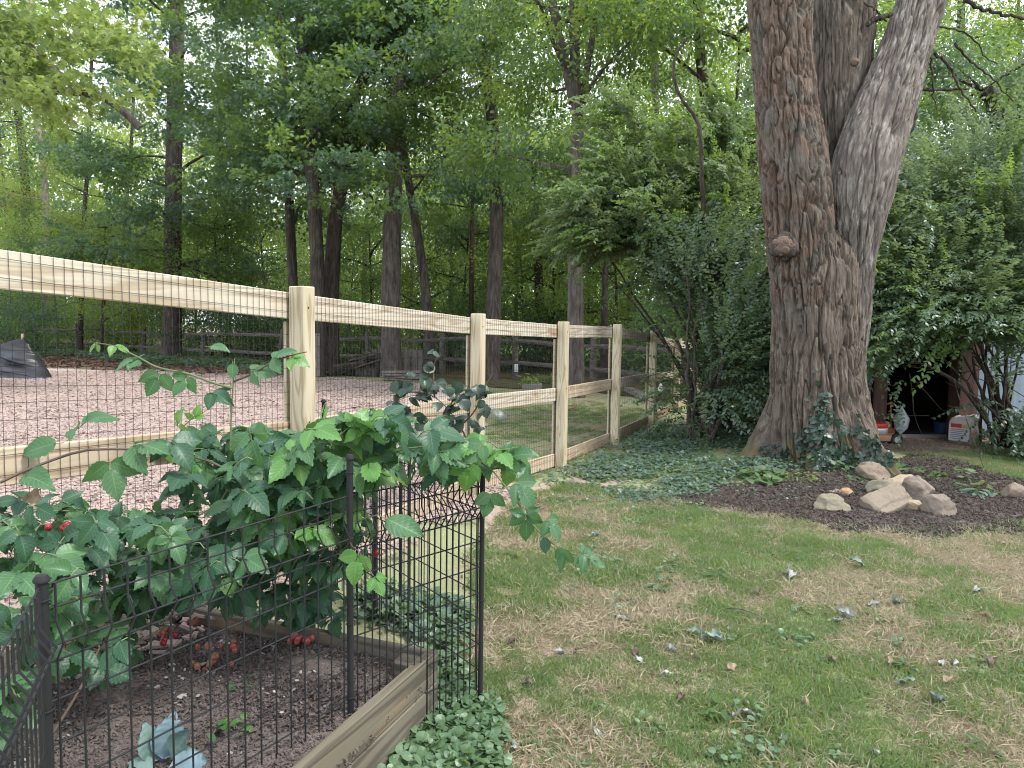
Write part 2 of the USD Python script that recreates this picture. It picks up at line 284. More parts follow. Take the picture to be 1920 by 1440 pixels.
# ============================================================ BOARD FENCE
m_post = woodmat("pine_post", (.45, .395, .285), (.32, .265, .165), (0, 0, 1), fleck=.5, ring=70)
postspec = [(566, 537, 4.0), (897, 588, 6.4), (1057, 603, 8.05), (1158, 608, 9.9), (1226, 620, 12.0), (1272, 634, 14.0), (1312, 640, 16.3), (1362, 650, 18.6)]
posts = [np.array([FP0[0], FP0[1], 1.93])] + [P(*a) for a in postspec]
fence = thing("board_fence", (FP0[0], FP0[1], 0), "new pale pine board fence with black wire mesh, running back past the blackberry bush", "fence")
PW = .10; wires = []; m_nail = plain('nail_rust', (.05, .03, .02), .7)
for k, p in enumerate(posts):
    b = float(hz(p[0], p[1])); h = p[2] - b + .25
    d = (posts[min(k + 1, len(posts) - 1)] - posts[max(k - 1, 0)])[:2]; d /= np.linalg.norm(d); n = np.array([d[1], -d[0]])
    D, N = np.array([*d, 0]), np.array([*n, 0])
    m = place(rbox(PW, PW, h, .006), D, N, np.array([0, 0, 1.]), (p[0], p[1], p[2] - h / 2))
    obj("post", m, m_post, fence)
    for zz_ in ((.10, .55, .93) if 0 < k < 6 else ()):
        c_ = np.array([p[0], p[1], b + (p[2] - b) * zz_]) + N * (PW / 2 - .002) + D * (.012 * (-1) ** int(zz_ * 10)); obj('nail_head', tube([c_, c_ + N * .0045], .0055, 8), m_nail, fence)
    q = p + (-N) * (PW / 2 + .046) + D * .01
    zb, zt = b + .02, p[2] - .19
    obj("batten", place(rbox(.07, .022, zt - zb, .003), D, N, np.array([0, 0, 1.]), (q[0], q[1], (zb + zt) / 2)), m_post, fence)
railmats = {}
for k in range(len(posts) - 1):
    a, b = posts[k], posts[k + 1]; d = (b - a)[:2]; L = np.linalg.norm(d); d = d / L; n = np.array([d[1], -d[0]]); N = np.array([*n, 0]); D3 = (b - a) / np.linalg.norm(b - a)
    off = -N * (PW / 2 + .024)
    m_rail = woodmat("pine_rail_%d" % k, (.48, .43, .345), (.37, .30, .215), (*d, 0), ring=45 + 9 * (k % 3), fleck=.75, dark=(.30, .17, .08))
    m_warm = woodmat("pine_rail_warm_%d" % k, (.44, .355, .26), (.35, .26, .17), (*d, 0), ring=50, fleck=.5)
    e = np.array([*d, 0]) * .004
    ga, gb = float(hz(a[0], a[1])), float(hz(b[0], b[1]))
    for zf, mat in ((None, m_rail), (.48, m_warm if k in (0, 1, 3) else m_rail), (0., m_warm)):
        za, zb = (a[2] - .105, b[2] - .105) if zf is None else (ga + (a[2] - ga) * zf + .04, gb + (b[2] - gb) * zf + .04) if zf else (ga + .085, gb + .085)
        obj("rail", bar(np.array([*a[:2], za]) + off + e, np.array([*b[:2], zb]) + off - e, .032, .14, r=.004), mat, fence)
    # welded wire on the posts' far side
    if k < 6:
        wo = -N * (PW / 2 + .003); wr = np.random.default_rng(40 + k); sp = .041
        for t in np.arange(.02, L - .01, sp):
            t += wr.normal() * .0015; u = t / L; base = a * (1 - u) + b * u; zb, zt = ga * (1 - u) + gb * u + .015, base[2] - .03
            zz = np.linspace(zb, zt, 8); bow = np.cumsum(wr.normal(size=8)) * .0011; bow -= bow.mean()
            pts = np.stack([base[0] + wo[0] + d[0] * bow, base[1] + wo[1] + d[1] * bow, zz], 1)
            wires.append(tube(pts, .0012, 3, cap=False))
        for h in np.arange(.03, 1.6, .063):
            us = np.linspace(0, 1, 12); base = a[None] * (1 - us[:, None]) + b[None] * us[:, None]; zg = ga * (1 - us) + gb * us
            frac = h / 1.58; z = zg + (base[:, 2] - .03 - zg) * frac + np.cumsum(wr.normal(size=12)) * .0012
            pts = np.stack([base[:, 0] + wo[0], base[:, 1] + wo[1], z], 1); wires.append(tube(pts, .0011, 3, cap=False))
m_wire = plain("dark_wire", (.02, .018, .018), .5, .6)
obj("wire_mesh", cat_(wires), m_wire, fence, kind="stuff")

# ============================================================ GARDEN FENCE (black panels round the raised bed)
m_blk = plain("black_coating", (.004, .0045, .0055), .8, 0., .2, 60)
ZT = 1.0
def at_z(px, py, z):
    d = ray(px, py); t = (z - EYE[2]) / d[2]; return EYE + d * t
Pa, Pb, Pc = at_z(78, 1100, .97), at_z(656, 930, ZT), at_z(905, 884, ZT)
Pd = P(703, 850, 3.95); Pe = P(607, 790, 4.15); Pl = at_z(-40, 1305, .95); Pg = P(752, 762, 4.05); Pn = P(1075, 1800, 1.2)
gf = thing("garden_fence", (*Pb[:2], 0), "low black wire panel fence with kinked bars around the raised bed", "fence")
def gpost(p, top, r=.0125, cap=True, lean=(0, 0)):
    base = np.array([p[0] + lean[0], p[1] + lean[1], float(hz(p[0], p[1])) - .05]); tp = np.array([p[0], p[1], top])
    path = sub(gf, "steel_post"); obj("pole", tube([base, tp], r, 12), m_blk, path, smooth=40)
    if cap: obj("cap", cat_([tube([tp, tp + [0, 0, .006], tp + [0, 0, .016]], [r * 1.35, r * 1.4, r * .9], 14)]), m_blk, path, smooth=50)
    for z in np.arange(top - .05, .2, -.27):
        f = (top - z) / (top - base[2]); c = tp * (1 - f) + base * f
        rings = [tube(np.array([c + [math.cos(t) * r * 1.35, math.sin(t) * r * 1.35, -.004 + .018 * t / 9 + k * 0] for t in np.linspace(0, 9 * 1.0, 26)]), .0016, 4) for k in (0,)]
        obj("clip", cat_(rings), m_blk, path)
def gpanel(a, b, n=17, zb=.06, mir=1, tilt=0):
    path = sub(gf, "panel"); d = (b - a)[:2]; L = np.linalg.norm(d); d = d / L; nn = np.array([d[1], -d[0]]) * mir; r = .0029
    off = lambda z, dz: .032 * max(0, 1 - abs(dz - .14) / .048)
    for t in np.linspace(.03, L - .03, n):
        u = t / L; top = a[2] * (1 - u) + b[2] * u; o = a[:2] + d * t; gz = float(hz(*o)) + zb
        pts = [(*(o + nn * off(0, dz)), top - dz) for dz in (0, .05, .092, .14, .188, .3)] + [(*o, z) for z in np.linspace(top - .4, gz, 4)]
        obj("vertical_wire", tube(pts, r, 6), m_blk, path, smooth=60)
    for dz in (0, .06, .14, .192, .29, .40, .51, .62, .73, .84, .935):
        q = [(*(a[:2] + d * t + nn * (off(0, dz) - .004)), a[2] + (b[2] - a[2]) * t / L - dz) for t in np.linspace(.012, L - .012, 5)]
        obj("horizontal_wire", tube(q, r * .95, 6), m_blk, path, smooth=60)
gpost(Pa, Pa[2] + .012, .0135); gpost(Pb, 1.13, .0115); gpost(Pc, 1.045, .0105); gpost(Pd, 1.02, .0105); gpost(Pe, 1.16, .0105); gpost(Pg, 1.15, .009, False); gpost(P(768, 768, 4.05), 1.14, .009, False)
obj("latch_bar", tube([P(752, 762, 4.05), P(768, 766, 4.05)], .009, 8), m_blk, gf)
gpanel(Pa, Pb, 17); gpanel(Pb, Pc, 19); gpanel(np.array([*Pc[:2], .99]), np.array([*Pd[:2], .97]), 20, mir=-1); gpanel(np.array([*Pd[:2], .97]), np.array([*Pe[:2], 1.06]), 10, mir=-1)
gpanel(Pl, Pa, 12)
gpost(Pl, Pl[2] + .05, .0125)

# ============================================================ RAISED BED
C1 = at_z(813, 1214, .30); C0 = at_z(552, 1440, .30); Cb = at_z(580, 1156, .30)
v_ = (C0 - C1)[:2]; v_ /= np.linalg.norm(v_); u_ = np.array([-v_[1], v_[0]]); u_ = u_ if u_ @ (Cb - C1)[:2] > 0 else -u_
BW, BL = 1.38, 1.34
bed = thing("raised_bed", (*C1[:2], 0), "weathered plank raised bed with dark soil inside the black wire fence", "garden bed")
U3, V3 = np.array([*u_, 0]), np.array([*v_, 0]); O = np.array([*C1[:2], 0.])
m_bedU = woodmat("weathered_plank_a", (.13, .118, .09), (.075, .067, .052), (*u_, 0), ring=30, fleck=.3, rough=.85)
m_bedV = woodmat("weathered_plank_b", (.135, .12, .088), (.075, .065, .048), (*v_, 0), ring=30, fleck=.3, rough=.85)
m_bedD = woodmat('damp_shaded_plank', (.085, .066, .052), (.05, .04, .032), (*v_, 0), ring=40, fleck=.2, rough=.8)  # damp soil stain plus shade under the leaves, both painted into this darker brown
for z0, h in ((.03, .135), (.167, .13)):
    zc = z0 + h / 2
    obj("plank", bar(O + [0, 0, zc], O + V3 * BL + [0, 0, zc], .042, h - .003, r=.005), m_bedV, bed)
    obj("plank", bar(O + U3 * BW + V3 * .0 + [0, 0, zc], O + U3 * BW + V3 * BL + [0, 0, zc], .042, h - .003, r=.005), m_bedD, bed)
    obj("plank", bar(O + U3 * .023 + V3 * .02 + [0, 0, zc - .003], O + U3 * (BW - .023) + V3 * .02 + [0, 0, zc - .003], .042, h - .004, r=.005), m_bedU, bed)
    obj("plank", bar(O + U3 * .023 + V3 * (BL - .02) + [0, 0, zc - .003], O + U3 * (BW - .023) + V3 * (BL - .02) + [0, 0, zc - .003], .042, h - .004, r=.005), m_bedU, bed)
cb = O + U3 * .07 + V3 * .09
obj("corner_block", place(rbox(.09, .09, .22, .006), U3, V3, np.array([0, 0, 1.]), cb + [0, 0, .17]), m_bedU, bed)
m_soil = groundmat("bed_soil", [(.085, .068, .061), (.175, .142, .128), (.13, .105, .094), (.23, .19, .173), (.28, .24, .218)], s1=3., s2=24., s3=130., fine=.5, bump=1., dist=.03)
gs = np.linspace(.025, 1, 1); nu, nv = 70, 70
us, vs_ = np.meshgrid(np.linspace(.024, BW - .024, nu), np.linspace(.044, BL - .044, nv))
def soil_z(u, v): return .215 + .055 * (meshkit.fbm(np.stack([u * 3.2, v * 3.2, 0 * u], -1), 4, 3) - .5) + .02 * (meshkit.fbm(np.stack([u * 16, v * 16, 0 * u], -1), 3, 4) - .5) + .05 * np.exp(-((u - .45) ** 2 + (v - .25) ** 2) / .05)
sv = np.stack([O[0] + us * u_[0] + vs_ * v_[0], O[1] + us * u_[1] + vs_ * v_[1], soil_z(us, vs_)], -1).reshape(-1, 3)
i, j = np.meshgrid(np.arange(nv - 1), np.arange(nu - 1), indexing="ij"); q = np.stack([i * nu + j, i * nu + j + 1, (i + 1) * nu + j + 1, (i + 1) * nu + j], -1).reshape(-1, 4)
sf = np.vstack([q[:, [0, 1, 2]], q[:, [0, 2, 3]]])
if np.cross(sv[sf[0, 1]] - sv[sf[0, 0]], sv[sf[0, 2]] - sv[sf[0, 0]])[2] < 0: sf = sf[:, ::-1]
obj("soil", (sv, sf), m_soil, bed, smooth=True)
def BED(u, v): return np.array([*(O[:2] + u_ * u + v_ * v), float(soil_z(np.array(u), np.array(v)))])

# ============================================================ FOLIAGE: leaf and spray shapes
def leaf_shape(kind):
    if kind == "maple":
        o = [(0, 0), (-.42, .10), (-.24, .30), (-.52, .60), (-.17, .60), (0, 1), (.17, .60), (.52, .60), (.24, .30), (.42, .10)]; c = (0, .36)
    elif kind == "oval":
        o = [(0, 0), (-.2, .22), (-.25, .5), (-.14, .8), (0, 1), (.14, .8), (.25, .5), (.2, .22)]; c = (0, .45)
    elif kind == "lance":
        o = [(0, 0), (-.1, .3), (-.09, .65), (0, 1), (.09, .65), (.1, .3)]; c = (0, .45)
    elif kind == "round":
        o = [(0, .12)] + [(.5 * math.sin(a) * (1 + .06 * math.cos(7 * a)), .5 - .5 * math.cos(a) * (1 + .06 * math.cos(7 * a))) for a in np.linspace(.45, 2 * PI - .45, 10)]; c = (0, .4)
    elif kind == "ivy":
        o = [(0, .05), (-.38, -.02), (-.42, .25), (-.26, .42), (-.3, .62), (0, 1), (.3, .62), (.26, .42), (.42, .25), (.38, -.02)]; c = (0, .35)
    else:
        o = [(0, 0), (-.3, .45), (0, 1), (.3, .45)]; c = None
    o = np.array(o); v = np.column_stack([o, -.55 * o[:, 0] ** 2 - .10 * o[:, 1] ** 2]); n = len(v)
    if c is None: return v, np.array([[0, 2, 1], [0, 3, 2]])
    v = np.vstack([v, [*c, -.07]]); k = np.arange(n)
    return v, np.stack([(k + 1) % n, k, np.full(n, n)], 1)
def leaves_mesh(kind, pos, ydir, zdir, size):
    v, f = leaf_shape(kind); y = ydir / np.linalg.norm(ydir, axis=1, keepdims=True); x = np.cross(y, zdir); x /= np.linalg.norm(x, axis=1, keepdims=True) + 1e-9; z = np.cross(x, y)
    V = pos[:, None] + size[:, None, None] * (v[None, :, :1] * x[:, None] + v[None, :, 1:2] * y[:, None] + v[None, :, 2:] * z[:, None])
    return V.reshape(-1, 3), (f[None] + (np.arange(len(pos)) * len(v))[:, None, None]).reshape(-1, 3)
def spray_flat(kind, seed, n=55, L=1.0, W=.9, size=(.10, .15), thick=.10, droop=.25, tilt=.45):
    """a layered branch end: leaves lying in a shallow sheet, growing along +y"""
    r = np.random.default_rng(seed); u = r.uniform(0, 1, n) ** .8; w = r.uniform(-1, 1, n) * (.25 + .75 * np.sin(PI * np.clip(u * .9 + .1, 0, 1)))
    p = np.stack([w * W / 2, u * L, r.normal(size=n) * thick - droop * (u ** 2) * L * .5 - .12 * np.abs(w) * L], 1)
    d = np.stack([w * .9 + r.normal(size=n) * .5, .6 + r.normal(size=n) * .5, -.55 + r.normal(size=n) * .35], 1)
    z = np.stack([r.normal(size=n) * tilt, r.normal(size=n) * tilt - .1, np.ones(n)], 1)
    return leaves_mesh(kind, p, d, z, r.uniform(*size, n))
def spray_arch(kind, seed, L=.9, step=.045, size=(.045, .065), twigs=4, curve=.9, flat=.35):
    """arching twigs with leaves in pairs"""
    r = np.random.default_rng(seed); ps, ds, zs = [], [], []
    for k in range(twigs):
        a = r.uniform(-.75, .75) if k else 0; l = L * (r.uniform(.55, 1)); s0 = 0 if k == 0 else r.uniform(0, .4) * L; n = int(l / step)
        t = (np.arange(n) + .5) / n; x = np.sin(a) * t * l + .04 * np.sin(t * 5 + k); y = s0 + np.cos(a) * t * l; zc = .28 * l * np.sin(t * 1.7) * (1 - .2 * k) - curve * .32 * l * t ** 2 + r.normal() * .06
        p = np.stack([x, y, zc], 1); tg = np.gradient(p, axis=0)
        for s in (-1, 1):
            side = np.cross(tg, [0, 0, 1.]); side /= np.linalg.norm(side, axis=1, keepdims=True) + 1e-9
            ps.append(p + r.normal(size=p.shape) * .008); ds.append(side * s + .75 * tg / np.linalg.norm(tg, axis=1, keepdims=True) + r.normal(size=p.shape) * .3 + [0, 0, -.35]); zs.append(np.stack([r.normal(size=n) * flat, r.normal(size=n) * flat, np.ones(n)], 1))
    ps, ds, zs = map(np.vstack, (ps, ds, zs)); return leaves_mesh(kind, ps, ds, zs, r.uniform(*size, len(ps)))
def spray_ball(kind, seed, n=60, R=.6, size=(.08, .14)):
    r = np.random.default_rng(seed); p = r.normal(size=(n, 3)); p /= np.linalg.norm(p, axis=1, keepdims=True); p *= R * r.uniform(.3, 1, (n, 1)) ** .6 * [1, 1, .7]
    return leaves_mesh(kind, p, p + r.normal(size=(n, 3)) * .4 + [0, 0, -.3], np.stack([r.normal(size=n) * .5, r.normal(size=n) * .5, np.ones(n)], 1), r.uniform(*size, n))
MAPLE = [spray_flat("maple", s, 58) for s in (1, 2, 3)]
MAPLE_BIG = [spray_flat("maple", s, 40, size=(.15, .22)) for s in (4, 5)]
OVAL = [spray_flat("oval", s, 75, size=(.08, .125), thick=.14) for s in (6, 7, 8)]
SMALL = [spray_ball("kite", s, 95, .62, (.06, .11)) for s in (9, 10, 11)]
FARS = [spray_ball("kite", s, 90, 1.0, (.16, .26)) for s in (12, 13, 14)]
ARCH = [spray_arch("oval", s) for s in (15, 16, 17, 18)]
FEATHER = [spray_arch("oval", s, L=.62, step=.030, size=(.045, .075), twigs=6, curve=1.0, flat=.5) for s in (19, 20, 21)]
L_teal = leafmat("leaf_teal", (.046, .095, .056), (.122, .205, .112), .42, .38, .6)
L_mid = leafmat("leaf_green", (.075, .135, .044), (.175, .265, .085), .52, .42, .6)
L_yel = leafmat("leaf_yellow_green", (.120, .185, .048), (.265, .345, .100), .56, .5, .8)
L_far = leafmat("leaf_far", (.120, .185, .055), (.270, .340, .120), .55, .55, .25)
L_rust = leafmat("leaf_rust", (.10, .05, .02), (.26, .13, .05), .4, .6, .9)
L_shrub = leafmat("leaf_shrub", (.065, .112, .070), (.190, .260, .170), .38, .36, 1.2, .6)
L_feath = leafmat("leaf_feather", (.075, .120, .062), (.180, .245, .128), .45, .45, 1.0)
L_dark = leafmat("leaf_under", (.040, .080, .048), (.115, .180, .095), .35, .5, .8)

L_oak = leafmat('leaf_oak', (.11, .165, .05), (.235, .31, .10), .55, .5, .8, tint=(.45, .55, .12))
def look(y, z):
    """rotations whose y axis is y and whose z axis is near z"""
    y = y / (np.linalg.norm(y, axis=1, keepdims=True) + 1e-9); x = np.cross(y, z); x /= np.linalg.norm(x, axis=1, keepdims=True) + 1e-9
    return np.stack([x, y, np.cross(x, y)], -1)
def sprays(parent, name, protos, mats, pos, out, r, scale=(.8, 1.25), roll=.3, mix=None):
    n = len(pos); R_ = look(out + r.normal(size=(n, 3)) * .25, np.stack([r.normal(size=n) * roll, r.normal(size=n) * roll, np.ones(n)], 1))
    pr = [(m, t) for t in mats for m in protos]; k = r.integers(0, len(protos), n)
    if len(mats) > 1:
        w = np.asarray(mix if mix is not None else np.ones(len(mats)) / len(mats)); k = k + len(protos) * r.choice(len(mats), n, p=w / w.sum())
    return instancer(name, pr, pos, R_, r.uniform(*scale, n), k, parent=parent)

B_grey = barkmat("bark_grey", (.035, .03, .027), (.10, .087, .078), (.18, .162, .15), (11, 11, 2.0))
B_brown = barkmat("bark_brown", (.025, .021, .018), (.072, .06, .052), (.13, .112, .10), (13, 13, 2.2))
B_pale = barkmat("bark_pale", (.14, .115, .095), (.26, .22, .185), (.36, .31, .27), (9, 9, 2.5), bump=.5)
B_dark = barkmat("bark_dark", (.02, .016, .013), (.055, .044, .036), (.095, .078, .066), (14, 14, 2.5))

TREE_GROUP = "trees of the wood behind the yard"
def trunk_mesh(ctrl, sides=14, n=40, seed=0, rough=.09):
    """ctrl rows: x, y, z, radius"""
    c = smooth_path(ctrl, n); v, f = tube(c[:, :3], c[:, 3], sides)
    k = len(c) * sides; ax = np.repeat(c[:, :3], sides, 0); d = v[:k] - ax
    ang = np.tile(np.arange(sides) * 2 * PI / sides, len(c)); nz = meshkit.fbm(np.stack([np.cos(ang) * 1.3 + seed * 3.1, np.sin(ang) * 1.3, np.repeat(c[:, 2], sides) * .8], 1), 3, seed) - .5
    low = np.exp(-np.maximum(np.repeat(c[:, 2] - c[0, 2], sides), 0) / .5); flare = 1 + .35 * low * (.6 + .4 * np.cos(ang * 5 + seed))
    v[:k] = ax + d * ((1 + 2 * rough * nz) * flare)[:, None]; return v, f
def tree(name, label, ctrl_px, depth, w, bark, protos, mats, nsp, h0=4., R=3.2, top=None, mix=None, seed=1, forks=(), cat="tree", limbs=9, sc=(.8, 1.3), dens_low=1., category_group=TREE_GROUP, up=.35, front=0.):
    """ctrl_px: photo pixels down the trunk from its base; w: widths in pixels at base and at the last point"""
    r = np.random.default_rng(seed); n = len(ctrl_px)
    base = P(*ctrl_px[0], depth); zb = float(hz(base[0], base[1])) - .1
    pts = [P(x, y, depth) for x, y in ctrl_px]; k = depth / F / 2; ws = np.linspace(w[0], w[1], n) * k
    pts[0][2] = min(pts[0][2], zb); C = np.column_stack([pts, ws])
    t = thing(name, (pts[0][0], pts[0][1], zb), label, cat, category_group)
    ms = [trunk_mesh(C, seed=seed)]
    tips = [(C, 1.)]
    for fk, fw in forks:
        F_ = np.column_stack([[P(x, y, depth + (r.uniform(-.3, .3) if q else 0)) for q, (x, y) in enumerate(fk)], np.linspace(fw[0], fw[1], len(fk)) * k]); ms.append(trunk_mesh(F_, 10, 24, seed + 5)); tips.append((F_, .6))
    for e_, q_ in enumerate(ms): obj("fork" if e_ else "trunk", q_, bark, t, smooth=50)
    pos, out, lm = [], [], []; topz = top or C[-1, 2] + 1.5
    for a in range(limbs):
        z = h0 + (topz - h0) * (a + r.uniform(.1, .9)) / limbs; src = tips[r.integers(0, len(tips))][0] if r.uniform() < .5 else C
        zi = np.clip(z, src[0, 2], src[-1, 2]); s = np.array([np.interp(zi, src[:, 2], src[:, q]) for q in range(3)])
        az = a * 2.4 + r.uniform(-.5, .5) + seed; l = R * r.uniform(.65, 1.1) * (1 - .45 * ((z - h0) / max(topz - h0, 1)) ** 2)
        d = np.array([math.cos(az), math.sin(az) * .9 - front, up * r.uniform(.3, 1.6)]); tt = np.linspace(0, 1, 7)[:, None]
        path = s + d * l * tt + np.array([0, 0, -.10 * l]) * tt ** 2 + np.cumsum(r.normal(size=(7, 3)) * .05 * l * .3, 0) * (tt > 0)
        lm.append(tube(path, np.linspace(max(.022 + .012 * l, .03), .008, 7), 5))
        m = max(2, int(2.1 * nsp / limbs)); q = r.uniform(.3, 1.05, m); pp = np.array([[np.interp(x, tt[:, 0], path[:, e]) for e in range(3)] for x in q])
        side = np.cross(d, [0, 0, 1]); side /= np.linalg.norm(side); off = r.normal(size=m)[:, None] * side * .28 * l + r.normal(size=(m, 3)) * [.3, .3, .28]
        pos.append(pp + off); out.append(np.tile(d * [1, 1, .3], (m, 1)) * .8 + off * 1.2 / max(l, .5) + r.normal(size=(m, 3)) * .2)
    for q_ in lm: obj("limb", q_, bark, t)
    pos, out = np.vstack(pos), np.vstack(out); ok = pos[:, 2] > h0 - 1.2
    sprays(t, "crown", protos, mats, pos[ok], out[ok], r, sc, mix=mix); return t
def shrub(name, label, base, blobs, protos, mats, n, bark=None, stems=6, seed=1, mix=None, sc=(.8, 1.2), cat="shrub", group=None, stem_r=.02, spread=.9, hang=-.1):
    """blobs: (centre, radii, weight) the sprays fill, densest towards the outside"""
    r = np.random.default_rng(seed); t = thing(name, base, label, cat, group); W = np.array([b[2] for b in blobs], float); pick = r.choice(len(blobs), n, p=W / W.sum())
    u = r.normal(size=(n, 3)); u /= np.linalg.norm(u, axis=1, keepdims=True); q = u * r.uniform(.25, 1, (n, 1)) ** .5
    c = np.array([b[0] for b in blobs])[pick]; rad = np.array([np.broadcast_to(b[1], 3) for b in blobs])[pick]; pos = c + q * rad
    pos = pos[pos[:, 2] > hz(pos[:, 0], pos[:, 1]) + .12]; u = (pos - np.asarray(base) - [0, 0, .6]); u /= np.linalg.norm(u, axis=1, keepdims=True)
    sprays(t, "foliage", protos, mats, pos, u * [1, 1, .5] * spread + [0, 0, hang], r, sc, mix=mix)
    if stems:
        lm = []
        for k in range(stems):
            tgt = blobs[k % len(blobs)][0] + r.normal(size=3) * np.broadcast_to(blobs[k % len(blobs)][1], 3) * .5; b = np.asarray(base) + [r.normal() * .12, r.normal() * .12, -.05]
            mid = b + (tgt - b) * .5 + [0, 0, .25 * abs(tgt[2] - b[2]) * r.uniform(0, 1)] + r.normal(size=3) * .08
            pth = smooth_path([b, mid, tgt], 12); pth[1:-1] += r.normal(size=(10, 3)) * .015
            lm.append(tube(pth, np.linspace(stem_r * r.uniform(.7, 1.3), .006, 12), 6))
            for e in range(3):
                o = pth[r.integers(5, 12)]; dd = r.normal(size=3) * [1, 1, .7] + [0, 0, .2]; lm.append(tube(smooth_path([o, o + dd * .3, o + dd * .55 + [0, 0, .05]], 6), np.linspace(.007, .003, 6), 4))
        for q_ in lm: obj("stem", q_, bark or B_dark, t)
    return t

# ------------------------------------------------------------ the wood's trees, from photo pixels
def D(px, py): return float((G(px, py) - EYE) @ FWD)
tree("shade_tree", "slender pale-barked tree at the far left edge of the chip yard", [(85, 657), (88, 500), (83, 330), (70, 230), (60, 60), (58, -60)], D(85, 657), (13, 8), B_pale, SMALL, [L_yel, L_rust, L_mid], 110, 4.5, 3.4, 17, [.55, .15, .3], 11)
tree("shade_tree", "dark ragged leaning trunk behind the pale slender tree", [(55, 650), (52, 480), (46, 330), (30, 180), (8, 60)], 41., (19, 12), B_dark, SMALL, [L_yel, L_mid], 130, 5, 3.6, 19, [.6, .4], 12)
tree("shade_tree", "thick straight tree behind the top rail, left of the first post in full view", [(322, 677), (324, 450), (327, 250), (331, 100), (334, -80)], D(322, 677), (34, 24), B_brown, MAPLE, [L_teal, L_mid], 230, 3.2, 4.6, 15.5, [.8, .2], 13, limbs=16, front=.25)
tree("shade_tree", "straight mid-sized trunk above the first full fence post, left of the twin trunks", [(554, 692), (549, 530), (540, 330), (531, 150), (524, -40)], 25.5, (20, 14), B_brown, MAPLE, [L_teal, L_mid], 170, 4.2, 3.6, 14.5, [.6, .4], 14, limbs=14, front=.2)
tree("shade_tree", "left trunk of the dark twin trunks beside the log pile", [(594, 706), (595, 520), (590, 400), (576, 240), (568, 100), (560, -60)], D(594, 706), (30, 18), B_brown, MAPLE, [L_teal, L_mid], 90, 5.5, 3.2, 13.5, [.5, .5], 15)
tree("shade_tree", "right trunk of the dark twin trunks, bending right as it rises", [(620, 704), (621, 560), (628, 420), (650, 300), (664, 190), (690, 130), (730, 60)], D(620, 704), (32, 17), B_dark, MAPLE, [L_teal, L_mid], 90, 5.2, 3.2, 13.5, [.5, .5], 16)
tree("shade_tree", "stout furrowed tree standing by the stacked boards and log pile", [(733, 707), (733, 560), (736, 400), (741, 250), (750, 130), (752, -60)], D(733, 707), (38, 28), B_grey, MAPLE, [L_teal, L_mid], 150, 4.4, 3.6, 13.5, [.6, .4], 17, forks=[([(735, 130), (700, 60), (675, -10)], (10, 6))], front=.2)
tree("shade_tree", "thin trunk leaning left above the grey boards", [(808, 702), (799, 560), (788, 470), (771, 370), (752, 250), (735, 100)], 24.5, (20, 12), B_grey, OVAL, [L_mid, L_teal], 80, 5.5, 3., 14, [.7, .3], 18)
tree("shade_tree", "very thin dark sapling between the leaning trunk and the forked tree", [(880, 690), (884, 540), (886, 380), (892, 240)], 27., (11, 6), B_dark, OVAL, [L_mid], 60, 4.5, 2.6, 12, None, 19)
tree("shade_tree", "tall tree forking low into crooked limbs right of the second full post", [(922, 735), (926, 560), (931, 420), (927, 300), (921, 200), (905, 120), (872, 75), (866, -40)], 21.5, (30, 16), B_brown, OVAL, [L_mid, L_yel], 120, 5.2, 3.2, 13, [.8, .2], 20, forks=[([(912, 130), (918, 70), (945, 20), (960, -40)], (14, 8)), ([(925, 95), (965, 60), (985, 50)], (8, 5))])
tree("shade_tree", "short dark trunk seen between the forked tree and the mottled tree", [(1013, 680), (1011, 560), (1006, 420), (1000, 300)], 29., (19, 13), B_dark, OVAL, [L_mid], 70, 4.5, 3., 13, None, 21)
tree("shade_tree", "mottled tree behind the third bay, splitting into three limbs high up", [(1080, 745), (1079, 560), (1077, 380), (1083, 240), (1079, 150), (1076, -60)], D(1080, 745), (32, 17), B_grey, OVAL, [L_mid, L_yel, L_teal], 130, 5.0, 3.0, 11.5, [.6, .2, .2], 22, forks=[([(1078, 190), (1058, 110), (1040, 30), (1030, -60)], (19, 14)), ([(1092, 190), (1104, 110), (1118, 30), (1130, -40)], (14, 9)), ([(1058, 40), (1030, 60), (1008, 62)], (8, 5))])
tree("shade_tree", "thin trunk right of the mottled tree, seen through the fourth bay", [(1132, 735), (1133, 600), (1136, 480), (1140, 300)], 23., (15, 9), B_dark, OVAL, [L_mid, L_teal], 90, 4.2, 2.8, 12, [.6, .4], 23)
tree("shade_tree", "dark slightly curved trunk rising left of the huge old tree", [(1362, 770), (1352, 420), (1346, 330), (1331, 230), (1314, 110), (1306, -60)], 16.5, (28, 17), B_dark, OVAL, [L_mid, L_yel], 130, 5., 3.2, 11.5, [.6, .4], 24, forks=[([(1346, 300), (1372, 250), (1382, 180), (1386, 60)], (8, 4))])
tree("shade_tree", "broad broken-topped trunk behind the shed at the right edge", [(1874, 790), (1871, 340), (1869, 240), (1864, 190), (1845, 170)], 18., (38, 26), B_brown, OVAL, [L_mid, L_teal], 150, 5.0, 3.4, 10.5, [.5, .5], 25)
tree("shade_tree", "leafy tree filling the sky beyond the shed", [(1790, 780), (1795, 400), (1800, 100), (1805, -60)], 26., (20, 12), B_brown, OVAL, [L_yel, L_mid], 220, 5.5, 3.8, 15, [.6, .4], 26)
tree("shade_tree", "leafy tree in the gap between the dark curved trunk and the huge old tree", [(1240, 750), (1238, 500), (1230, 250), (1225, -40)], 27., (18, 12), B_brown, OVAL, [L_yel, L_mid], 130, 5.5, 3.6, 15, [.65, .35], 27)
